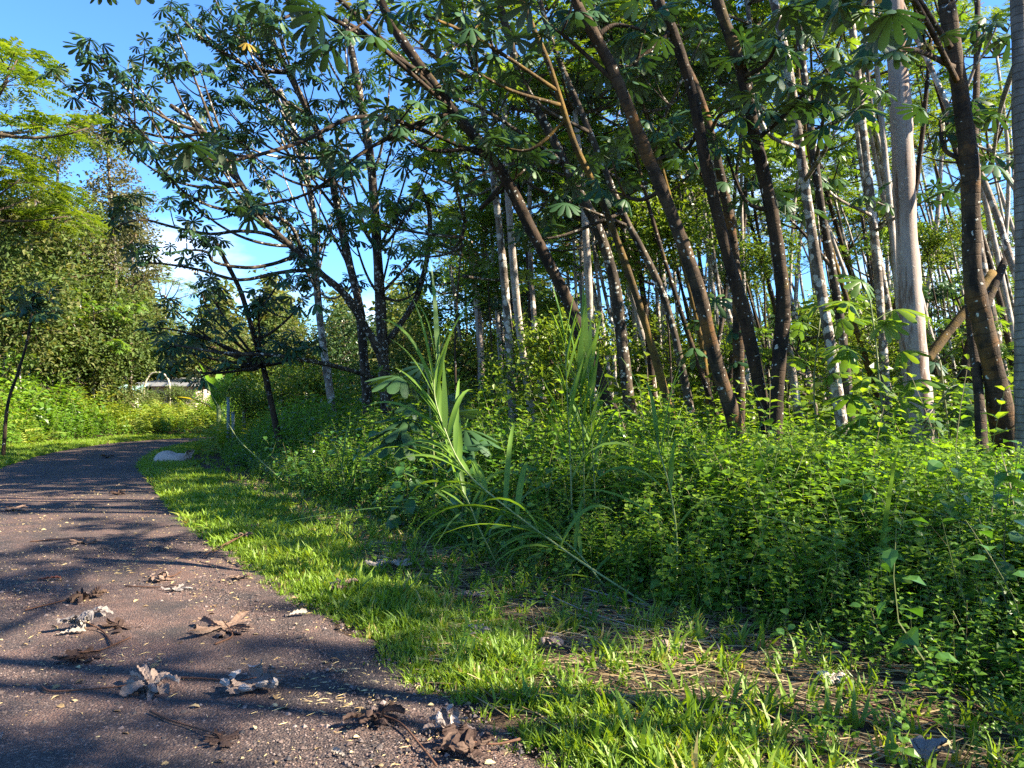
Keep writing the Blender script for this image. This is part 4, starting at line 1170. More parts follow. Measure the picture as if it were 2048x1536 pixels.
kind(obj('creeper', mb.mesh('creeper', [M['vine'], M['stem']])), 'stuff', 'low broad leaved creeper along the front of the field')

# understory of the forest
P = scatter(-9, 36, 12.5, 46, 3.4); d = sdist(P, RE, NR)
k = (d > 5.0) & in_view(P) & ((P[:, 0] > -7 + (P[:, 1] - 12.5) * 0.05)); P = P[k]
mb = MB(); plant(mb, SPR_F, P, U(0.9, 2.3, len(P)), (0.0, 0.6), 0.2)
kind(obj('undergrowth', mb.mesh('undergrowth', [M['fresh'], M['stem']])), 'stuff', 'dark leafy undergrowth between the forest trunks')

# --- lawn verge
def tuft(seed, n, seg=2, w=0.045):
    r = np.random.default_rng(seed); L_ = []
    for i in range(n):
        T = T_blade(w * r.uniform(0.7, 1.3), r.uniform(0.25, 0.95), seg)
        a = r.uniform(0, 6.28); q = r.uniform(0, 0.35)
        L_.append(xf(T, (math.cos(a) * q, math.sin(a) * q, 0), R1(a + r.uniform(-1.2, 1.2) - 1.57, r.uniform(-.25, .45), r.uniform(-.4, .4)), r.uniform(0.6, 1.25), r.uniform(-.14, .14)))
    return join(L_)
TUFT_N = [tuft(500 + i, 8, 3, 0.055) for i in range(6)]
TUFT_F = [tuft(520 + i, 7, 2, 0.08) for i in range(4)]
def turf(mb, lib, P, h, var=(0.15, 0.85), mi=0):
    z = height(P[:, 0], P[:, 1]) - 0.005
    pos = np.column_stack([P, z]); n = len(P); which = rng.integers(len(lib), size=n)
    R = rot(U(0, 6.28, n), rng.normal(0, .12, n), rng.normal(0, .12, n)); va = np.clip(U(*var, n) * 0.6 + 0.1 + 0.2 * wav(P[:, 0], P[:, 1], 1.4) + 0.5 * (rng.random(n) < 0.07), 0.02, 0.98)
    for k in range(len(lib)):
        s = which == k
        mb.inst(lib[k], pos[s], R[s], h[s], va[s], mi)
def verge_w(P): return np.interp(P[:, 1], [2, 3.2, 5.5, 11, 20, 30], [0.70, 0.80, 1.15, 1.55, 1.3, 1.2]) + 0.28 * wav(P[:, 0], P[:, 1], 1.1)
mb = MB()
P = scatter(-5, 3.5, 1.8, 8.0, 1050); d = sdist(P, RE, NR); w = verge_w(P)
lo = 0.0 + 0.16 * wav(P[:, 0], P[:, 1], 2.3) + 0.08 * wav(P[:, 0], P[:, 1], 6.0)
pr = np.clip((d - lo) / 0.25, 0, 1) ** 1.3 * np.clip((w - d) / 0.35, 0, 1)
pr = np.maximum(pr, 0.018 * (d > 0.1) * (d < 2.3)); k = (rng.random(len(P)) < pr) & in_view(P, 1.0); P = P[k]; d = d[k]
hh = U(0.05, 0.105, len(P)) * np.clip(0.45 + d * 1.6, 0.45, 1.0) * (1 + 0.3 * wav(P[:, 0], P[:, 1], 2.0)) * (1 + 0.6 * (rng.random(len(P)) < 0.06))
turf(mb, TUFT_N, P, hh)
P = scatter(-13, -1, 8.0, 33.0, 330); d = sdist(P, RE, NR); w = verge_w(P)
pr = np.clip(d / 0.3, 0, 1) * np.clip((w - d) / 0.35, 0, 1); pr = np.maximum(pr, 0.06 * (d > 0.1) * (d < 2.2))
k = (rng.random(len(P)) < pr) & in_view(P, 1.0); P = P[k]
turf(mb, TUFT_F, P, U(0.08, 0.15, len(P)))
kind(obj('verge_grass', mb.mesh('verge_grass', M['grass'])), 'stuff', 'bright lawn grass strip between road and field')
mb = MB()
P = scatter(-22, -6, 10.0, 40.0, 190); dl = -sdist(P, LE, NR)
pr = np.clip(dl / 0.3, 0, 1) * np.clip((2.1 - dl) / 0.4, 0, 1)
k = (rng.random(len(P)) < pr) & in_view(P, 1.5); P = P[k]
turf(mb, TUFT_F, P, U(0.08, 0.17, len(P)))
kind(obj('verge_grass', mb.mesh('verge_grass_left', M['grass'])), 'stuff', 'grass strip along the far side of the road')

# sparse sprouts and small leafy weeds in the bare strip between lawn and field
mb = MB()
P = scatter(-8, 4, 2.2, 13, 90); d = sdist(P, RE, NR); w = verge_w(P)
k = (d > w - 0.35) & (d < 2.7) & in_view(P, 1.0); P = P[k]
half = rng.random(len(P)) < 0.55
turf(mb, TUFT_N, P[half], U(0.07, 0.17, half.sum()), (0.0, 0.6), 0)
plant_mb = MB(); plant(plant_mb, SPR_N, P[~half][::2], U(0.10, 0.3, len(P[~half][::2])), (0.1, 0.6), 0.25)
kind(obj('strip_sprouts', mb.mesh('strip_sprouts', M['grass'])), 'stuff', 'scattered grass sprouts on the bare strip beside the field')
kind(obj('strip_weeds', plant_mb.mesh('strip_weeds', [M['shrub'], M['stem']])), 'stuff', 'small leafy weeds on the bare strip beside the field')
# dry straw on that strip
T_st = (np.array([(-.5, -.012, 0), (.5, -.008, .0), (.5, .008, .0), (-.5, .012, 0), (0, 0, 0.02)], float), np.array([(0, 1, 4), (1, 2, 4), (2, 3, 4), (3, 0, 4)]))
P = scatter(-9, 4, 2.0, 14, 420); d = sdist(P, RE, NR); w = verge_w(P)
k = (d > w - 0.5) & (d < 2.9) & in_view(P, 1.0) & (rng.random(len(P)) < 0.8); P = P[k]; n = len(P)
mb = MB().inst(T_st, np.column_stack([P, height(P[:, 0], P[:, 1]) + U(0.003, 0.03, n)]), rot(rng.normal(-0.45, 0.6, n), U(-.1, .1, n), rng.normal(0, .14, n)), U(0.08, 0.34, n), U(0, 0.95, n) ** 1.3, 0)
kind(obj('straw_litter', mb.mesh('straw_litter', M['straw'])), 'stuff', 'dry straw and stalks littering the strip beside the field')

# --- road surface litter
T_peb = (np.array([(1, 0, 0), (0, 1, 0.1), (-1, 0.1, 0), (0.1, -1, 0), (0.1, 0, 0.8), (0, 0, -0.6)], float), np.array([(0, 1, 4), (1, 2, 4), (2, 3, 4), (3, 0, 4), (1, 0, 5), (2, 1, 5), (3, 2, 5), (0, 3, 5)]))
P = scatter(-6, 1.5, 1.9, 8.5, 2300); d = sdist(P, RE, NR)
k = (d < 0.18) & in_view(P, 0.5) & (rng.random(len(P)) < np.clip(1.6 - P[:, 1] / 7, 0.2, 1)); P = P[k]; n = len(P)
def road_z(P, d): return np.where(d < -0.15, 0.046, 0.03)
d = sdist(P, RE, NR)
mb = MB().inst(T_peb, np.column_stack([P, road_z(P, d) + 0.001]), rot(U(0, 6.28, n), U(-.4, .4, n), U(-.4, .4, n)), U(0.0022, 0.0075, n) * (1 + 1.6 * (rng.random(n) < 0.05)), np.clip(U(0, 1, n) ** 1.6, 0, 1), 0)
kind(obj('gravel', mb.mesh('gravel', M['gravel'])), 'stuff', 'fine dark gravel on the road surface')
P = scatter(-9, 1.8, 1.9, 14, 62); d = sdist(P, RE, NR)
k = (d < 0.5) & in_view(P, 0.5); P = P[k]; n = len(P); d = d[k]
sc3 = np.column_stack([U(0.004, 0.011, n), U(0.002, 0.004, n), U(0.002, 0.004, n)])
longer = rng.random(n) < 0.10; sc3[longer, 0] *= U(2, 4.5, longer.sum())
mb = MB().inst(T_peb, np.column_stack([P, road_z(P, d) + 0.004]), rot(U(0, 6.28, n), U(-.1, .1, n), U(-.1, .1, n)), sc3, U(0, 1, n), 0)
# heaps of broken pale catkins
for px, py, m, sp in [(690, 1395, 70, 0.16), (230, 1140, 60, 0.22), (640, 1215, 50, 0.20), (440, 1125, 40, 0.2), (720, 1345, 30, 0.14), (260, 1310, 25, 0.1), (840, 1500, 40, 0.25), (580, 1330, 20, .15)]:
    c = ground_at(px, py, 0.05)
    q = np.column_stack([rng.normal(c[0], sp * 1.3, m), rng.normal(c[1], sp * 0.7, m), np.full(m, 0.054)])
    mb.inst(T_peb, q, rot(U(0, 6.28, m), U(-.1, .1, m), U(-.1, .1, m)), np.column_stack([U(0.008, 0.034, m), U(0.002, 0.0035, m), U(0.002, 0.0035, m)]), U(0, 1, m), 0)
kind(obj('catkin_litter', mb.mesh('catkin_litter', M['catkin'])), 'stuff', 'pale yellow broken catkin bits strewn over the road')

P = scatter(-9, 2.2, 1.9, 14, 26); d = sdist(P, RE, NR)
k = (d < 0.6) & in_view(P, 0.5); P = P[k]; n = len(P); d = d[k]
mb = MB().inst(T_leaf8(0.3, 0.12, 0.2), np.column_stack([P, road_z(P, d) + 0.006]), rot(U(0, 6.28, n), U(-.25, .35, n), U(-.5, .5, n)), U(0.012, 0.055, n), U(0, 0.7, n), 0)
kind(obj('leaf_scraps', mb.mesh('leaf_scraps', M['straw'])), 'stuff', 'small brown leaf scraps strewn over the road')
# ferns and tall grass on the bank across the road and round the bend
def T_fern(seed):
    r = np.random.default_rng(seed); T2 = T_leaf2(0.16, 0.03, 0.15); L_ = []
    P = catmull([(0, 0, 0), (0, 0.35, 0.55), (0, 0.95, 0.75)], 4)
    for i in range(9):
        t = 0.2 + 0.8 * i / 8; c = np.array([np.interp(t, np.linspace(0, 1, len(P)), P[:, k]) for k in range(3)])
        for sg in (-1, 1): L_.append(xf(T2, c, R1(sg * -1.2, r.uniform(-.3, .1), 0), 0.36 * (1.15 - t) + 0.05, r.uniform(-.1, .1)))
    return join(L_)
FERN = [T_fern(i) for i in range(4)]
def ferns(mb, P, h, var):
    z = height(P[:, 0], P[:, 1]); n = len(P); which = rng.integers(4, size=n)
    R = rot(U(0, 6.28, n), U(-.3, .4, n), U(-.2, .2, n))
    for k in range(4):
        s = which == k; mb.inst(FERN[k], np.column_stack([P, z])[s], R[s], h[s], U(*var, s.sum()), 0)
mb = MB(); mb2 = MB()
P = scatter(-28, 4, 12.0, 46.0, 13); dl = -sdist(P, LE, NR); P = P[(dl > 1.7) & (dl < 8) & in_view(P, 2)]
w = wav(P[:, 0], P[:, 1], 0.33); dl = -sdist(P, LE, NR)
hf = np.clip(0.5 + (dl - 1.7) * 0.5, 0.45, np.where(P[:, 1] > 33, 1.1, 1.8))
f = w > -0.15
ferns(mb, P[f], hf[f] * U(0.7, 1.1, f.sum()), (0.0, 0.98))
plant(mb2, SPR_F, P[~f], hf[~f] * U(0.8, 1.4, (~f).sum()), (0.0, 0.6), 0.2)
P = scatter(-28, 2, 12.0, 44.0, 11); dl = -sdist(P, LE, NR); k = (dl > 1.8) & (dl < 6.5) & in_view(P, 2); P = P[k]; dl = dl[k]
plant(mb2, SPR_F, P, np.clip(0.5 + (dl - 1.8) * 0.5, 0.4, np.where(P[:, 1] > 32, 0.7, 2.0)) * U(0.6, 1.2, len(P)), (0.0, 0.6), 0.2)
kind(obj('bank_ferns', mb.mesh('bank_ferns', M['fern'])), 'stuff', 'yellow green ferns on the bank across the road')
kind(obj('bank_weeds', mb2.mesh('bank_weeds', [M['shrub'], M['stem']])), 'stuff', 'leafy weeds on the bank across the road')
# yellow green fern patch near the slender stem
mb = MB(); P = scatter(-12.5, -7.5, 20.5, 29, 7); d = sdist(P, RE, NR); P = P[d > 1.6]
ferns(mb, P, U(0.6, 1.2, len(P)), (0.2, 0.98))
kind(obj('bend_ferns', mb.mesh('bend_ferns', M['fern'])), 'stuff', 'yellow green ferns inside the road bend')

# far-off wood that closes the view
def far_wood(seed, a0, a1, R0, R1_, h0, h1, n, leaf):
    r = np.random.default_rng(seed)
    a = r.uniform(a0, a1, n); R = r.uniform(R0, R1_, n)
    x = np.sin(a) * R; y = np.cos(a) * R
    top = h0 + (h1 - h0) * (0.5 + 0.5 * np.sin(a * 23 + 2 * np.sin(a * 57))) 
    z = r.uniform(0, 1, n) ** 0.8 * top
    m = 6
    pos = (np.column_stack([x, y, z])[:, None] + r.normal(0, 0.35, (n, m, 3))).reshape(-1, 3); N = len(pos)
    return MB().inst(T_leaf2(0.34, 0.1, 0.2), pos, rot(r.uniform(0, 6.28, N), r.normal(-.1, .5, N), r.normal(0, .5, N)), leaf * r.uniform(0.7, 1.3, N), np.repeat(r.uniform(0, 1, n), m) * 0.7 + r.uniform(0, .3, N), 0)
kind(obj('distant_forest', far_wood(1, -0.75, -0.10, 58, 75, 5.5, 11, 9000, 0.55).mesh('distant_forest_left', M['olive'])), 'stuff', 'far wood closing the view beyond the bend')
kind(obj('distant_forest', far_wood(2, -0.12, 0.78, 50, 72, 4.0, 8.5, 12000, 0.5).mesh('distant_forest_right', M['fresh'])), 'stuff', 'far wood closing the view behind the thin trunks')

# ------------------------------------------------------------------ cane grass standing in the field
def ribbon(p, d, L_, w, sag, twist=0.0, seg=8):
    """long arching blade from p along d"""
    d = np.asarray(d, float); d /= np.linalg.norm(d)
    P = [np.asarray(p, float)]; t = d.copy()
    for i in range(seg):
        t = t + np.array([0, 0, -sag / seg * (0.4 + 1.6 * i / seg)]); t /= np.linalg.norm(t)
        P.append(P[-1] + t * L_ / seg)
    P = np.array(P)
    side = np.cross(d, (0, 0, 1.0)); 
    if np.linalg.norm(side) < 0.1: side = np.array([1.0, 0, 0])
    side /= np.linalg.norm(side)
    V = []; 
    for i, q in enumerate(P):
        s = i / seg; ww = w * min(1, 0.5 + s * 3) * (1 - s ** 2.5) + 0.0006
        a = twist * s; up = np.array([0, 0, 1.0]); sd = side * math.cos(a) + up * math.sin(a)
        V += [q - sd * ww + up * ww * 0.35, q, q + sd * ww + up * ww * 0.35]
    F = []
    for i in range(seg):
        b = 3 * i; F += [(b, b + 1, b + 4, b + 3), (b + 1, b + 2, b + 5, b + 4)]
    return np.array(V), np.array(F)
def cane(name, label, stems, n_bl, Lr, w, up=0.75, sag=(0.7, 2.0), t0=0.3, group='cane grass in the field', dry=()):
    base = stems[0][0]
    root = thing(name, label, 'grass', base, group)
    for st in stems:
        path = catmull(st, 5); m = len(path)
        R = np.linspace(0.008, 0.004, m) * (1 + 0.25 * (np.arange(m) % 4 == 0))
        obj('stem', MB().tube(path, R, 7, 0).mesh('cane_stem', M['cane_stem'], base), root)
        for i in range(n_bl):
            t = t0 + (1 - t0) * (i + 0.5) / n_bl
            k = int(t * (m - 1)); p = path[k]; tg = path[min(k + 1, m - 1)] - path[max(k - 1, 0)]; tg /= np.linalg.norm(tg)
            a = (i % 2) * math.pi + U(-.9, .9)
            out = np.array([math.cos(a), math.sin(a) * 0.6, 0.15])
            dvec = tg * up * (0.7 + 0.9 * t) + out * U(0.35, 0.8) * (1.15 - 0.6 * t)
            V, F = ribbon(p, dvec, U(*Lr) * (1.05 - 0.3 * t), w * U(0.8, 1.2), U(*sag) * (1.2 - 0.6 * t), U(-1.2, 1.2))
            obj('blade', MB().add(V, F, U(0, 1), sm=True).mesh('cane_blade', M['cane'], base), root)
    return root
gnd = lambda a, b: ground_at(a, b, 0.08)
cane('cane_grass', 'tall cane with a long leaning pale stem and arching blades, left in the field', [[gnd(1300, 1212), at(1150, 1115, 5.9), at(1010, 1012, 6.1), at(930, 940, 6.3), at(890, 860, 6.4), at(868, 780, 6.5), at(878, 690, 6.5)]], 34, (0.6, 1.2), 0.025, sag=(0.6, 2.2), t0=0.2)
cane('cane_grass', 'upright cane clump with a fan of tall narrow blades in the middle of the field', [[at(1145, 1060, 7.4), at(1140, 900, 7.4), at(1133, 760, 7.4), at(1130, 670, 7.4)], [at(1195, 1060, 7.6), at(1185, 900, 7.6), at(1178, 770, 7.6), at(1165, 660, 7.6)], [at(1170, 1060, 7.5), at(1165, 850, 7.5), at(1155, 720, 7.5)]], 18, (0.5, 0.95), 0.026, up=1.3, sag=(0.2, 1.3), t0=0.2)
cane('cane_grass', 'single cane with a thick pale jointed stem at the front right of the field', [[gnd(1352, 1200), at(1354, 1080, 5.85), at(1340, 980, 5.85), at(1318, 900, 5.9), at(1312, 870, 5.9)]], 18, (0.5, 1.0), 0.018, sag=(0.9, 2.6), t0=0.12)
cane('cane_grass', 'low cane tuft with drooping pale blades before the leaning cane', [[gnd(1000, 1140), at(960, 1060, 6.5), at(930, 990, 6.6), at(900, 950, 6.6)]], 16, (0.7, 1.1), 0.018, up=0.5, sag=(1.4, 2.8), t0=0.05)
cane('cane_grass', 'low blades sprawling over the field front right of the leaning cane', [[gnd(1215, 1180), at(1150, 1100, 6.0), at(1090, 1060, 6.1)]], 12, (0.6, 1.0), 0.018, up=0.5, sag=(1.2, 2.4), t0=0.05)
cane('cane_grass', 'bent bare pale cane bowing over the field near the road bend', [[at(566, 962, 13.0), at(520, 920, 13.1), at(478, 880, 13.3), at(447, 830, 13.5), at(415, 775, 13.6)]], 3, (0.3, 0.6), 0.012, t0=0.75)
cane('cane_grass', 'small grass clump at the left end of the field', [[at(690, 985, 11), at(685, 940, 11), at(680, 915, 11)], [at(700, 985, 11), at(712, 940, 11)]], 7, (0.5, 0.9), 0.015, up=1.2, sag=(0.3, 1.0), t0=0.05)
cane('cane_grass', 'bowed grass stalk rising from the weeds at the lower right', [[gnd(1690, 1330), at(1660, 1270, 4.7), at(1640, 1200, 4.7)]], 5, (0.35, 0.6), 0.008, t0=0.1)
# dry fallen canes on the strip
for (pts, r, lab) in [([(1010, 1140), (1180, 1180), (1350, 1228)], 0.007, 'long dry cane lying along the front of the field'), ([(1075, 1180), (1180, 1225), (1300, 1262)], 0.005, 'short dry cane lying before the long one'),
                      ([(1400, 1240), (1435, 1290), (1450, 1335)], 0.006, 'broken yellow stalk leaning out of the bare strip'), ([(1870, 1380), (1930, 1400), (2000, 1440)], 0.008, 'brown stick poking out of the weeds at the lower right'),
                      ([(1700, 1400), (1780, 1420), (1870, 1445)], 0.007, 'reddish dead stalk under the weeds at the lower right'), ([(410, 1110), (455, 1085), (500, 1062)], 0.006, 'dark stick slanting across the lawn edge')]:
    G = [ground_at(a, b, 0.10 if i == 1 else 0.07) for i, (a, b) in enumerate(pts)]
    o = obj('dry_cane', MB().tube(catmull(G, 5), [r, r * 0.6], 7, 0.08).mesh('dry_cane', M['dead_white'] if 'dry' in lab or 'yellow' in lab else (M['dead_red'] if 'red' in lab else M['petiole']), G[0]), None, G[0])
    tag(o, lab, 'stick', 'dead sticks on the strip')

# ------------------------------------------------------------------ fallen dead leaves
def lobe(L_, w, p0, curl, cup, corr, r, seg=12, cross=5, bend=0.0, lift=0.0):
    """one ribbed lobe: starts at pitch p0, curls by 'curl' along its length and bends sideways by 'bend'"""
    P = [np.zeros(3)]; a = p0; b = 0.0
    T = []
    for i in range(seg):
        T.append((math.sin(b) * math.cos(a), math.cos(b) * math.cos(a), math.sin(a)))
        a += curl / (seg - 1) * (0.2 + 1.6 * i / seg); b += bend / (seg - 1) * (0.3 + 1.4 * i / seg)
        if i < seg - 1: P.append(P[-1] + np.array(T[-1]) * L_ / (seg - 1))
    P = np.array(P); T = np.array(T)
    S = np.cross(T, (0, 0, 1.0)); S[:, 2] = 0
    S = np.array([x / (np.linalg.norm(x) + 1e-9) for x in S])
    for i in range(1, seg):
        if np.dot(S[i], S[i - 1]) < 0: S[i] *= -1
    N = np.cross(S, T)
    q_ = np.linspace(-1, 1, cross); V = np.zeros((seg, cross, 3)); tw = r.uniform(-.7, .7)
    for i in range(seg):
        t = i / (seg - 1); ww = w * np.interp(t, [0, .25, .55, .8, .95, 1], [.38, .66, .95, 1.0, .65, .15])
        ph = tw * t * 1.5
        for j, q in enumerate(q_):
            c = cup * abs(q); lat = ww * q * math.cos(c); nor = ww * abs(q) * math.sin(c) + corr * math.cos(i * math.pi) * (0.2 + abs(q)) + r.normal(0, corr * 0.5)
            V[i, j] = P[i] + S[i] * (lat * math.cos(ph) - nor * math.sin(ph)) + N[i] * (lat * math.sin(ph) + nor * math.cos(ph))
    idx = np.arange(seg * cross).reshape(seg, cross)
    F = np.stack([idx[:-1, :-1], idx[:-1, 1:], idx[1:, 1:], idx[1:, :-1]], -1).reshape(-1, 4)
    return V.reshape(-1, 3), F
def dead_blade(seed, style):
    r = np.random.default_rng(seed); mb = MB()
    n = int(r.integers(9, 12))
    for i in range(n):
        a = 2 * math.pi * i / n + r.uniform(-.3, .3); bend = r.uniform(-.9, .9); w = r.uniform(.15, .21)
        if style == 'curl': p0, cu, cup = r.uniform(0.0, 0.5), r.choice([r.uniform(1.8, 3.0), r.uniform(2.6, 4.2), r.uniform(-1.2, -.4)]), r.choice([-1, 1]) * r.uniform(0.3, 0.9)
        elif style == 'ball':            # lobes folded over to one side like a shell
            a = r.uniform(-1.3, 1.3); p0, cu, cup, bend, w = r.uniform(0.8, 1.25), -r.uniform(1.9, 2.7), -r.uniform(0.1, 0.45), r.uniform(-.3, .3), r.uniform(.10, .15)
        elif style == 'claw': p0, cu, cup = r.uniform(0.3, 0.9), -r.uniform(0.9, 2.2), r.choice([-1, 1]) * r.uniform(0.4, 1.1)
        else: p0, cu, cup = r.uniform(0.0, 0.3), r.uniform(-.8, 1.4), r.choice([-1, 1]) * r.uniform(0.4, 1.2)
        V, F = lobe(r.uniform(.65, 1.1), w, p0, cu, cup, 0.017, r, seg=16, bend=bend)
        ca, sa = math.cos(a), math.sin(a); Rz = np.array([(ca, -sa, 0), (sa, ca, 0), (0, 0, 1.0)])
        V = V @ Rz.T
        V[:, 2] += r.uniform(0, 0.14)
        V += 0.035 * np.column_stack([np.sin(V[:, 1] * 9 + i), np.sin(V[:, 0] * 8 + 2 * i), np.sin(V[:, 0] * 11 + V[:, 1] * 7 + i)])
        mb.add(V, F, r.uniform(0, 1), sm=False)
    return mb
def dead_leaf(label, px, py, wpx, mat, style='curl', stalk=None, z=None, seed=None, tilt=0.2, squash=1.0):
    c = ground_at(px, py, 0.05)
    d = float(sdist(c[None], RE, NR)[0])
    z0 = 0.05 if d < 0.1 else float(height(c[0], c[1])[0]) + (0.045 if d < 1.4 else 0.015)
    if z is not None: z0 = z
    c = ground_at(px, py + 4, z0)
    s = wpx / FPX * c[1] * 0.5
    root = thing('dead_leaf', label, 'leaf', c, 'dead leaves on the ground')
    mb = dead_blade(seed or int(px * 7 + py), style)
    V = np.vstack(mb.V)
    R = R1(U(0, 6.28), U(-tilt, tilt), U(-tilt, tilt))
    V = (V * np.array([1, 1, squash])) @ R.T
    ext = max(np.ptp(V[:, 0]), 0.1)
    V = V / ext * 2 * s
    hz = np.ptp(V[:, 2]); lim = 2 * s * {'flat': 0.22, 'curl': 0.42, 'claw': 0.45, 'ball': 0.5}[style]
    if hz > lim: V[:, 2] *= lim / hz
    V[:, 2] -= np.quantile(V[:, 2], 0.03)
    mb.V = [V]; 
    obj('blade', mb.mesh('dead_blade', M[mat]), root)
    if stalk:
        G = [np.array([0, 0, s * 0.35])] + [ground_at(a, b, z0 + 0.012) - c for a, b in stalk]
        obj('petiole', MB().tube(catmull(G, 5), [0.0035, 0.006], 7, 0.05).mesh('dead_petiole', M['petiole']), root)
    return root
DL = [
 ('pale grey curled dead leaf, balled up, on the left of the road', 162, 1252, 92, 'dead_grey', 'ball', [(205, 1262), (225, 1290)]),
 ('pale dead leaf with a long brown stalk pointing left, lower left of the road', 298, 1375, 112, 'dead_pale', 'claw', [(245, 1372), (150, 1380), (100, 1382), (82, 1372)]),
 ('pale dead leaf with clawed lobes and a stalk towards its left neighbour', 512, 1372, 118, 'dead_pale', 'curl', [(470, 1362), (410, 1357), (350, 1355)]),
 ('flattened brown dead leaf above the clawed one on the road', 445, 1258, 125, 'dead_brown', 'flat', [(465, 1270), (430, 1288)]),
 ('small brown curled dead leaf in the sun in the middle of the road', 318, 1158, 52, 'dead_brown', 'curl', [(345, 1152), (362, 1143)]),
 ('small grey twisted dead leaf below the sunlit brown one', 352, 1176, 60, 'dead_grey', 'flat', [(320, 1174), (250, 1172)]),
 ('dark crumpled dead leaf above the balled grey one', 168, 1196, 70, 'dead_dark', 'claw', [(130, 1200), (50, 1220)]),
 ('dark flat shredded dead leaf left of the long stalked one', 155, 1315, 85, 'dead_dark', 'flat', [(200, 1300), (260, 1275)]),
 ('bleached dead leaf lying in full sun at the lawn edge by the field', 785, 1126, 92, 'dead_white', 'flat', None),
 ('dark curled dead leaf on the sunlit lawn', 686, 1172, 54, 'dead_brown', 'claw', None),
 ('whitish dead leaf in the bare strip beside the lawn', 945, 1190, 66, 'dead_grey', 'flat', None),
 ('small grey dead leaf between lawn and bare strip', 952, 1262, 48, 'dead_grey', 'claw', None),
 ('pinkish small dead leaf on the lawn edge right of the grey one', 1090, 1284, 46, 'dead_pale', 'ball', None),
 ('pinkish brown curled dead leaf at the foot of the weeds', 1342, 1306, 62, 'dead_pale', 'ball', None),
 ('pale twisted dead leaf at the corner of road and lawn near the bottom', 893, 1452, 108, 'dead_pale', 'curl', None),
 ('dark folded dead leaf with a thick stalk, bottom middle of the road', 752, 1442, 118, 'dead_dark', 'claw', [(800, 1445), (840, 1490), (872, 1530)]),
 ('large dark brown wrinkled dead leaf below the pale twisted one', 935, 1500, 125, 'dead_dark', 'curl', [(990, 1488), (1040, 1478)]),
 ('white torn dead leaf under the weeds at the lower right', 1668, 1362, 62, 'dead_white', 'curl', None),
 ('grey ribbed dead leaf at the lower right corner of the strip', 1855, 1518, 84, 'dead_grey', 'ball', None),
 ('small dark dead leaf with a stalk at the far lawn edge', 490, 1070, 36, 'dead_brown', 'claw', [(460, 1085), (425, 1105)]),
 ('tiny reddish dead leaf above the stalked one on the far lawn', 503, 1050, 30, 'dead_brown', 'flat', None),
 ('grey dead leaf half hidden under the front of the field', 1330, 1172, 58, 'dead_grey', 'flat', None),
 ('dark ribbed dead leaf under the drooping cane blades', 790, 1052, 46, 'dead_grey', 'claw', None),
 ('small brown dead leaf on the far left of the road', 30, 1016, 46, 'dead_brown', 'flat', None),
 ('dark dead leaf in the shade left of the road middle', 165, 1082, 52, 'dead_brown', 'flat', [(120, 1078), (60, 1083)]),
 ('small dark dead leaf in the middle distance of the road', 235, 985, 34, 'dead_dark', 'claw', None),
 ('tiny dark dead leaf near the sack on the road', 215, 912, 22, 'dead_dark', 'claw', None),
 ('flat shredded dark leaf scraps right of the balled grey leaf', 235, 1252, 80, 'dead_dark', 'flat', None),
 ('brown leaf scrap at the road edge below the lawn', 480, 1152, 50, 'dead_brown', 'flat', None),
 ('dark leaf scrap with a long twig in the lower middle of the road', 440, 1478, 70, 'dead_dark', 'flat', [(380, 1452), (340, 1440), (300, 1422)]),
]
for a in DL: dead_leaf(*a)
def slip(label, px, py, Lp, mat, az, seed):
    c = ground_at(px, py, 0.055); s = Lp / FPX * c[1]; r = np.random.default_rng(seed)
    V, F = lobe(s, s * 0.16, 0.15, -0.35, 0.5, 0.004, r)
    V = V @ R1(az, 0, 0).T
    tag(obj('leaf_strip', MB().add(V, F, sm=True).mesh('leaf_strip', M[mat]), None, c), label, 'leaf', 'dead leaves on the ground')
slip('reddish boat shaped dead leaf on the left of the road', 75, 1160, 46, 'dead_red', -1.5, 1)
slip('pale strip of dead leaf under the balled grey leaf', 112, 1270, 52, 'dead_white', -1.2, 2)
slip('pale strip of dead leaf where lawn and road meet', 575, 1232, 42, 'dead_white', -0.9, 3)
slip('pale strip of dead leaf on the lower lawn edge', 868, 1278, 46, 'dead_white', -1.5, 4)
slip('small pale curl of bark at the bottom of the road', 690, 1512, 40, 'dead_white', 0.9, 5)
slip('thin pale strip on the road at the left bottom corner', 2, 1478, 30, 'dead_grey', 0.6, 6)
slip('small pale chip in the bare strip beside the field', 1242, 1258, 18, 'dead_white', 0.4, 7)

# ------------------------------------------------------------------ sack by the road
c = ground_at(343, 926, 0.06)
root = thing('sack', 'full beige woven sack lying on the grass at the road bend', 'sack', c)
nu, nv = 28, 18; V = []
for j in range(nv):
    ph = -math.pi / 2 + math.pi * j / (nv - 1)
    for i in range(nu):
        th = 2 * math.pi * i / nu
        x, y, z = math.cos(ph) * math.cos(th), math.cos(ph) * math.sin(th), math.sin(ph)
        fold = 1 + 0.05 * math.sin(5 * th + 3 * ph) + 0.035 * math.sin(11 * th - 4 * ph) + 0.03 * math.sin(7 * ph + 2)
        X_ = np.sign(x) * abs(x) ** 0.75 * 0.40 * fold; Y_ = y * 0.26 * fold
        zz = max(z, -0.55) * 0.16 * fold + 0.09
        zz += 0.05 * math.exp(-((X_ + 0.12) ** 2) / 0.03) * max(z, 0) - 0.03 * math.exp(-((X_ - 0.1) ** 2) / 0.006) * max(z, 0)
        V.append((X_, Y_, zz))
idx = np.arange(nu * nv).reshape(nv, nu)
F = np.stack([idx[:-1], np.roll(idx[:-1], -1, 1), np.roll(idx[1:], -1, 1), idx[1:]], -1).reshape(-1, 4)
obj('body', MB().add(V, F, sm=True).mesh('sack_body', M['sack']), root)
V = []; 
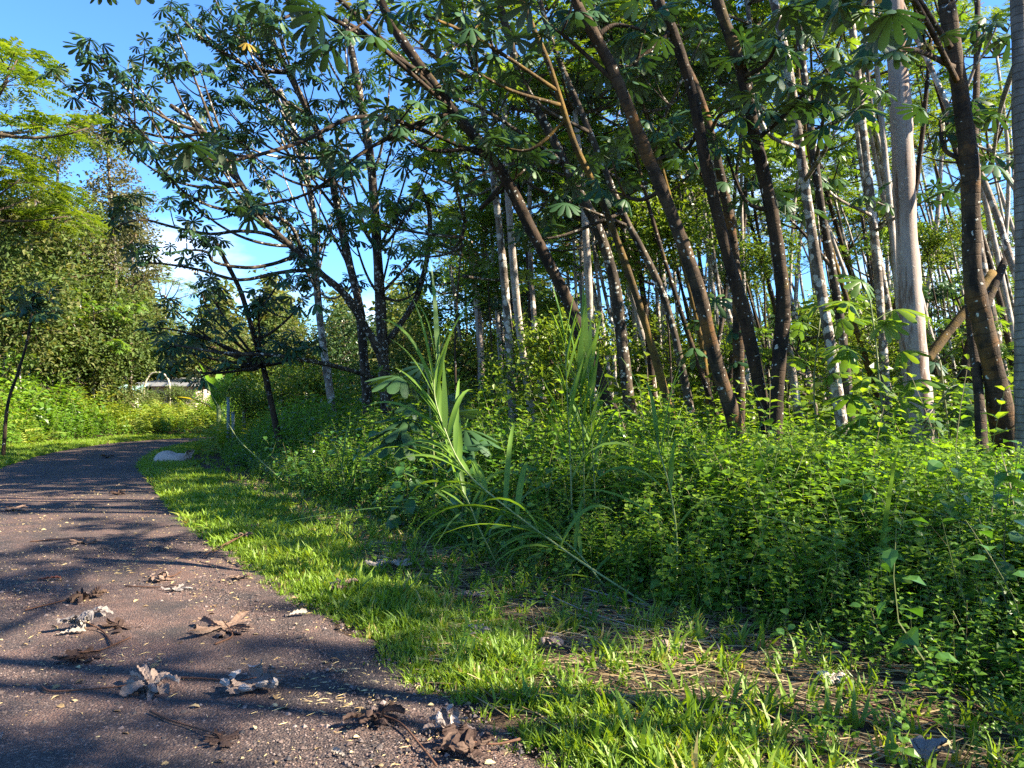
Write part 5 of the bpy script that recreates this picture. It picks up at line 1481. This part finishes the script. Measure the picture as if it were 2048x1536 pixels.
for j in range(5):
    for i in range(16):
        th = 2 * math.pi * i / 16; q = 0.05 + 0.035 * j * (1 + 0.4 * math.sin(3 * th))
        V.append((0.30 + 0.035 * j, math.cos(th) * q * 1.1, 0.15 + 0.02 * j + math.sin(th) * q * 0.55))
idx = np.arange(80).reshape(5, 16); F = np.stack([idx[:-1], np.roll(idx[:-1], -1, 1), np.roll(idx[1:], -1, 1), idx[1:]], -1).reshape(-1, 4)
obj('tied_end', MB().add(V, F, sm=True).mesh('sack_end', M['sack']), root)

# ------------------------------------------------------------------ house and yard things glimpsed beyond the bend
def box(a, b):
    x0, y0, z0 = a; x1, y1, z1 = b
    V = np.array([(x0, y0, z0), (x1, y0, z0), (x1, y1, z0), (x0, y1, z0), (x0, y0, z1), (x1, y0, z1), (x1, y1, z1), (x0, y1, z1)], float)
    return V, np.array([(0, 3, 2, 1), (4, 5, 6, 7), (0, 1, 5, 4), (1, 2, 6, 5), (2, 3, 7, 6), (3, 0, 4, 7)])
hx = at(345, 800, 47)[0]
hb = np.array([hx, 47.0, 0.5])
house = thing('house', 'small pale house with a white eave half hidden by bushes beyond the bend', 'house', hb)
obj('wall', MB().add(*box((-1.3, 0, -0.1), (1.4, 4, 2.0))).mesh('house_wall', M['wall_pale']), house)
rf = MB().add(np.array([(-1.9, -0.6, 2.05), (1.9, -0.6, 2.0), (1.9, 4.6, 2.5), (-1.9, 4.6, 2.55), (-1.9, -0.6, 2.17), (1.9, -0.6, 2.12), (1.9, 4.6, 2.62), (-1.9, 4.6, 2.67)]), box((0, 0, 0), (1, 1, 1))[1])
rfo = obj('roof', rf.mesh('house_roof', M['roof']), house)
obj('fascia', MB().add(*box((-1.95, -0.66, 1.98), (1.95, -0.61, 2.20))).mesh('fascia', M['white']), rfo)
for x in (-0.75, 0.55):
    w_ = obj('window', MB().add(*box((x - 0.32, -0.06, 0.9), (x + 0.32, -0.003, 1.65))).mesh('window', M['white']), house)
    obj('pane', MB().add(*box((x - 0.26, -0.075, 0.96), (x + 0.26, -0.062, 1.59))).mesh('pane', M['glassdark']), w_)
tp = at(255, 790, 45)
tarp = thing('tarp_shelter', 'pale teal tarp shelter left of the pale house', 'shelter', (tp[0], 45, 0.5))
xs_ = np.linspace(-0.95, 0.95, 10); V = []
for j in range(5):
    for x in xs_: V.append((x, 0.9 * j / 4 - 0.2, 1.75 + 0.35 * j / 4 + 0.05 * math.sin(x * 5 + j) - 0.1 * (1 - x * x)))
idx = np.arange(50).reshape(5, 10); F = np.stack([idx[:-1, :-1], idx[:-1, 1:], idx[1:, 1:], idx[1:, :-1]], -1).reshape(-1, 4)
obj('tarp', MB().add(V, F, sm=True).mesh('tarp', M['wall_teal']), tarp)
V = [(x, -0.2 + 0.06 * math.sin(x * 9), z) for z in (1.68, 1.2, 0.75) for x in xs_]
idx = np.arange(30).reshape(3, 10); F = np.stack([idx[:-1, :-1], idx[:-1, 1:], idx[1:, 1:], idx[1:, :-1]], -1).reshape(-1, 4)
obj('tarp_side', MB().add(V, F, sm=True).mesh('tarp_side', M['wall_teal']), tarp)
for x in (-0.9, 0.9):
    obj('pole', MB().tube([(x, -0.2, -0.1), (x, -0.2, 1.75)], [0.03, 0.03], 8).mesh('tarp_pole', M['post']), tarp)
# hoop
P = [at(288, 790, 43), at(291, 765, 43), at(302, 748, 43), at(318, 745, 43), at(332, 752, 43), at(339, 768, 43), at(340, 790, 43)]
P = [P[0] - [0, 0, 1.4]] + P + [P[-1] - [0, 0, 1.4]]
hoop = obj('garden_hoop', MB().tube(catmull(P, 5), [0.05, 0.05], 8).mesh('garden_hoop', M['pipe'], P[0]), None, P[0]); tag(hoop, 'pale arched pipe hoop standing before the house', 'hoop')
# white jug
b = at(268, 832, 38.5); bz = gz(b[0], 38.5)
jug = thing('white_drum', 'white plastic drum among the ferns beyond the road', 'drum', (b[0], 38.5, bz))
prof = [(0.0, 0), (0.30, 0.0), (0.33, 0.05), (0.33, 0.8), (0.29, 0.92), (0.12, 1.0), (0.12, 1.12), (0, 1.12)]
ang = np.linspace(0, 2 * np.pi, 16, endpoint=False)
V = np.array([(r_ * math.cos(a), r_ * math.sin(a), z) for r_, z in prof for a in ang]); idx = np.arange(len(prof) * 16).reshape(-1, 16)
F = np.stack([idx[:-1], np.roll(idx[:-1], -1, 1), np.roll(idx[1:], -1, 1), idx[1:]], -1).reshape(-1, 4)
obj('body', MB().add(V, F, sm=True).mesh('drum_body', M['white']), jug)
obj('handle', MB().tube(catmull([(-0.12, -0.05, 0.98), (-0.2, -0.05, 1.12), (0, -0.05, 1.2), (0.2, -0.05, 1.12), (0.12, -0.05, 0.98)], 4), [0.02, 0.02], 6).mesh('drum_handle', M['white']), jug)
for px, yt, lab in [(456, 797, 'taller grey post beside the road bend'), (466, 826, 'shorter grey post beside the road bend')]:
    b = at(px, 850, 22); z0 = gz(b[0], 22)
    top = at(px, yt, 22)[2]
    r0 = thing('post', lab, 'post', (b[0], 22, z0), 'posts by the road bend')
    obj('shaft', MB().tube([(0, 0, 0), (0.01, 0, (top - z0) * 0.5), (0, 0, top - z0)], [0.045, 0.045, 0.042], 10, 0.03).mesh('post_shaft', M['post']), r0)
    obj('cap', MB().tube([(0, 0, top - z0), (0, 0, top - z0 + 0.03)], [0.055, 0.045], 10).mesh('post_cap', M['post']), r0)

# banana plant
b = at(436, 800, 33); z0 = gz(b[0], 33)
ban = thing('banana_plant', 'banana plant with tall upright light green leaves beyond the bend', 'plant', (b[0], 33, z0))
obj('trunk', MB().tube(catmull([(0, 0, 0), (0.05, 0, 0.8), (0, 0, 1.6)], 5), [0.13, 0.08], 10, 0.04).mesh('banana_trunk', M['cane_stem']), ban)
def banana_leaf(p, d, L_, w, sag, mat):
    V, F = ribbon(p, d, L_, w, sag, U(-.4, .4), 10)
    return MB().add(V, F, U(0, 1), sm=True).mesh('banana_leaf', M[mat])
for i in range(8):
    a = i * 2.4
    obj('leaf', banana_leaf((0, 0, 1.4), (math.cos(a) * 0.45, math.sin(a) * 0.4, 1), U(1.5, 2.2), 0.24, U(0.3, 1.4), 'banana'), ban)
obj('leaf', banana_leaf((-0.2, -0.1, 1.3), (-0.9, -0.2, 0.55), 1.6, 0.2, 0.5, 'banana_y'), ban, label='yellowing leaf sticking out to the left')

# ------------------------------------------------------------------ labels of look-alikes: say which one by its place in the row
ORD = ['first', 'second', 'third', 'fourth', 'fifth', 'sixth', 'seventh', 'eighth', 'ninth', 'tenth', 'eleventh', 'twelfth', 'thirteenth', 'fourteenth', 'fifteenth', 'sixteenth', 'seventeenth', 'eighteenth', 'nineteenth']
TENS = ['', '', 'twenty', 'thirty', 'forty', 'fifty', 'sixty', 'seventy', 'eighty', 'ninety']
def ordinal(k):
    if k <= 19: return ORD[k - 1]
    if k % 10 == 0: return TENS[k // 10][:-1] + 'ieth'
    return TENS[k // 10] + '-' + ORD[k % 10 - 1]
for grp in [g_[2] for g_ in groups.values()] + ['saplings in the forest understory']:
    row = sorted([o for o in COL.objects if o.get('group') == grp], key=lambda o: o.location.x / o.location.y)
    for k, o in enumerate(row):
        o['label'] = o['label'].replace(' behind the leaning trees', '') + ', ' + ordinal(k + 1) + ' from the left'
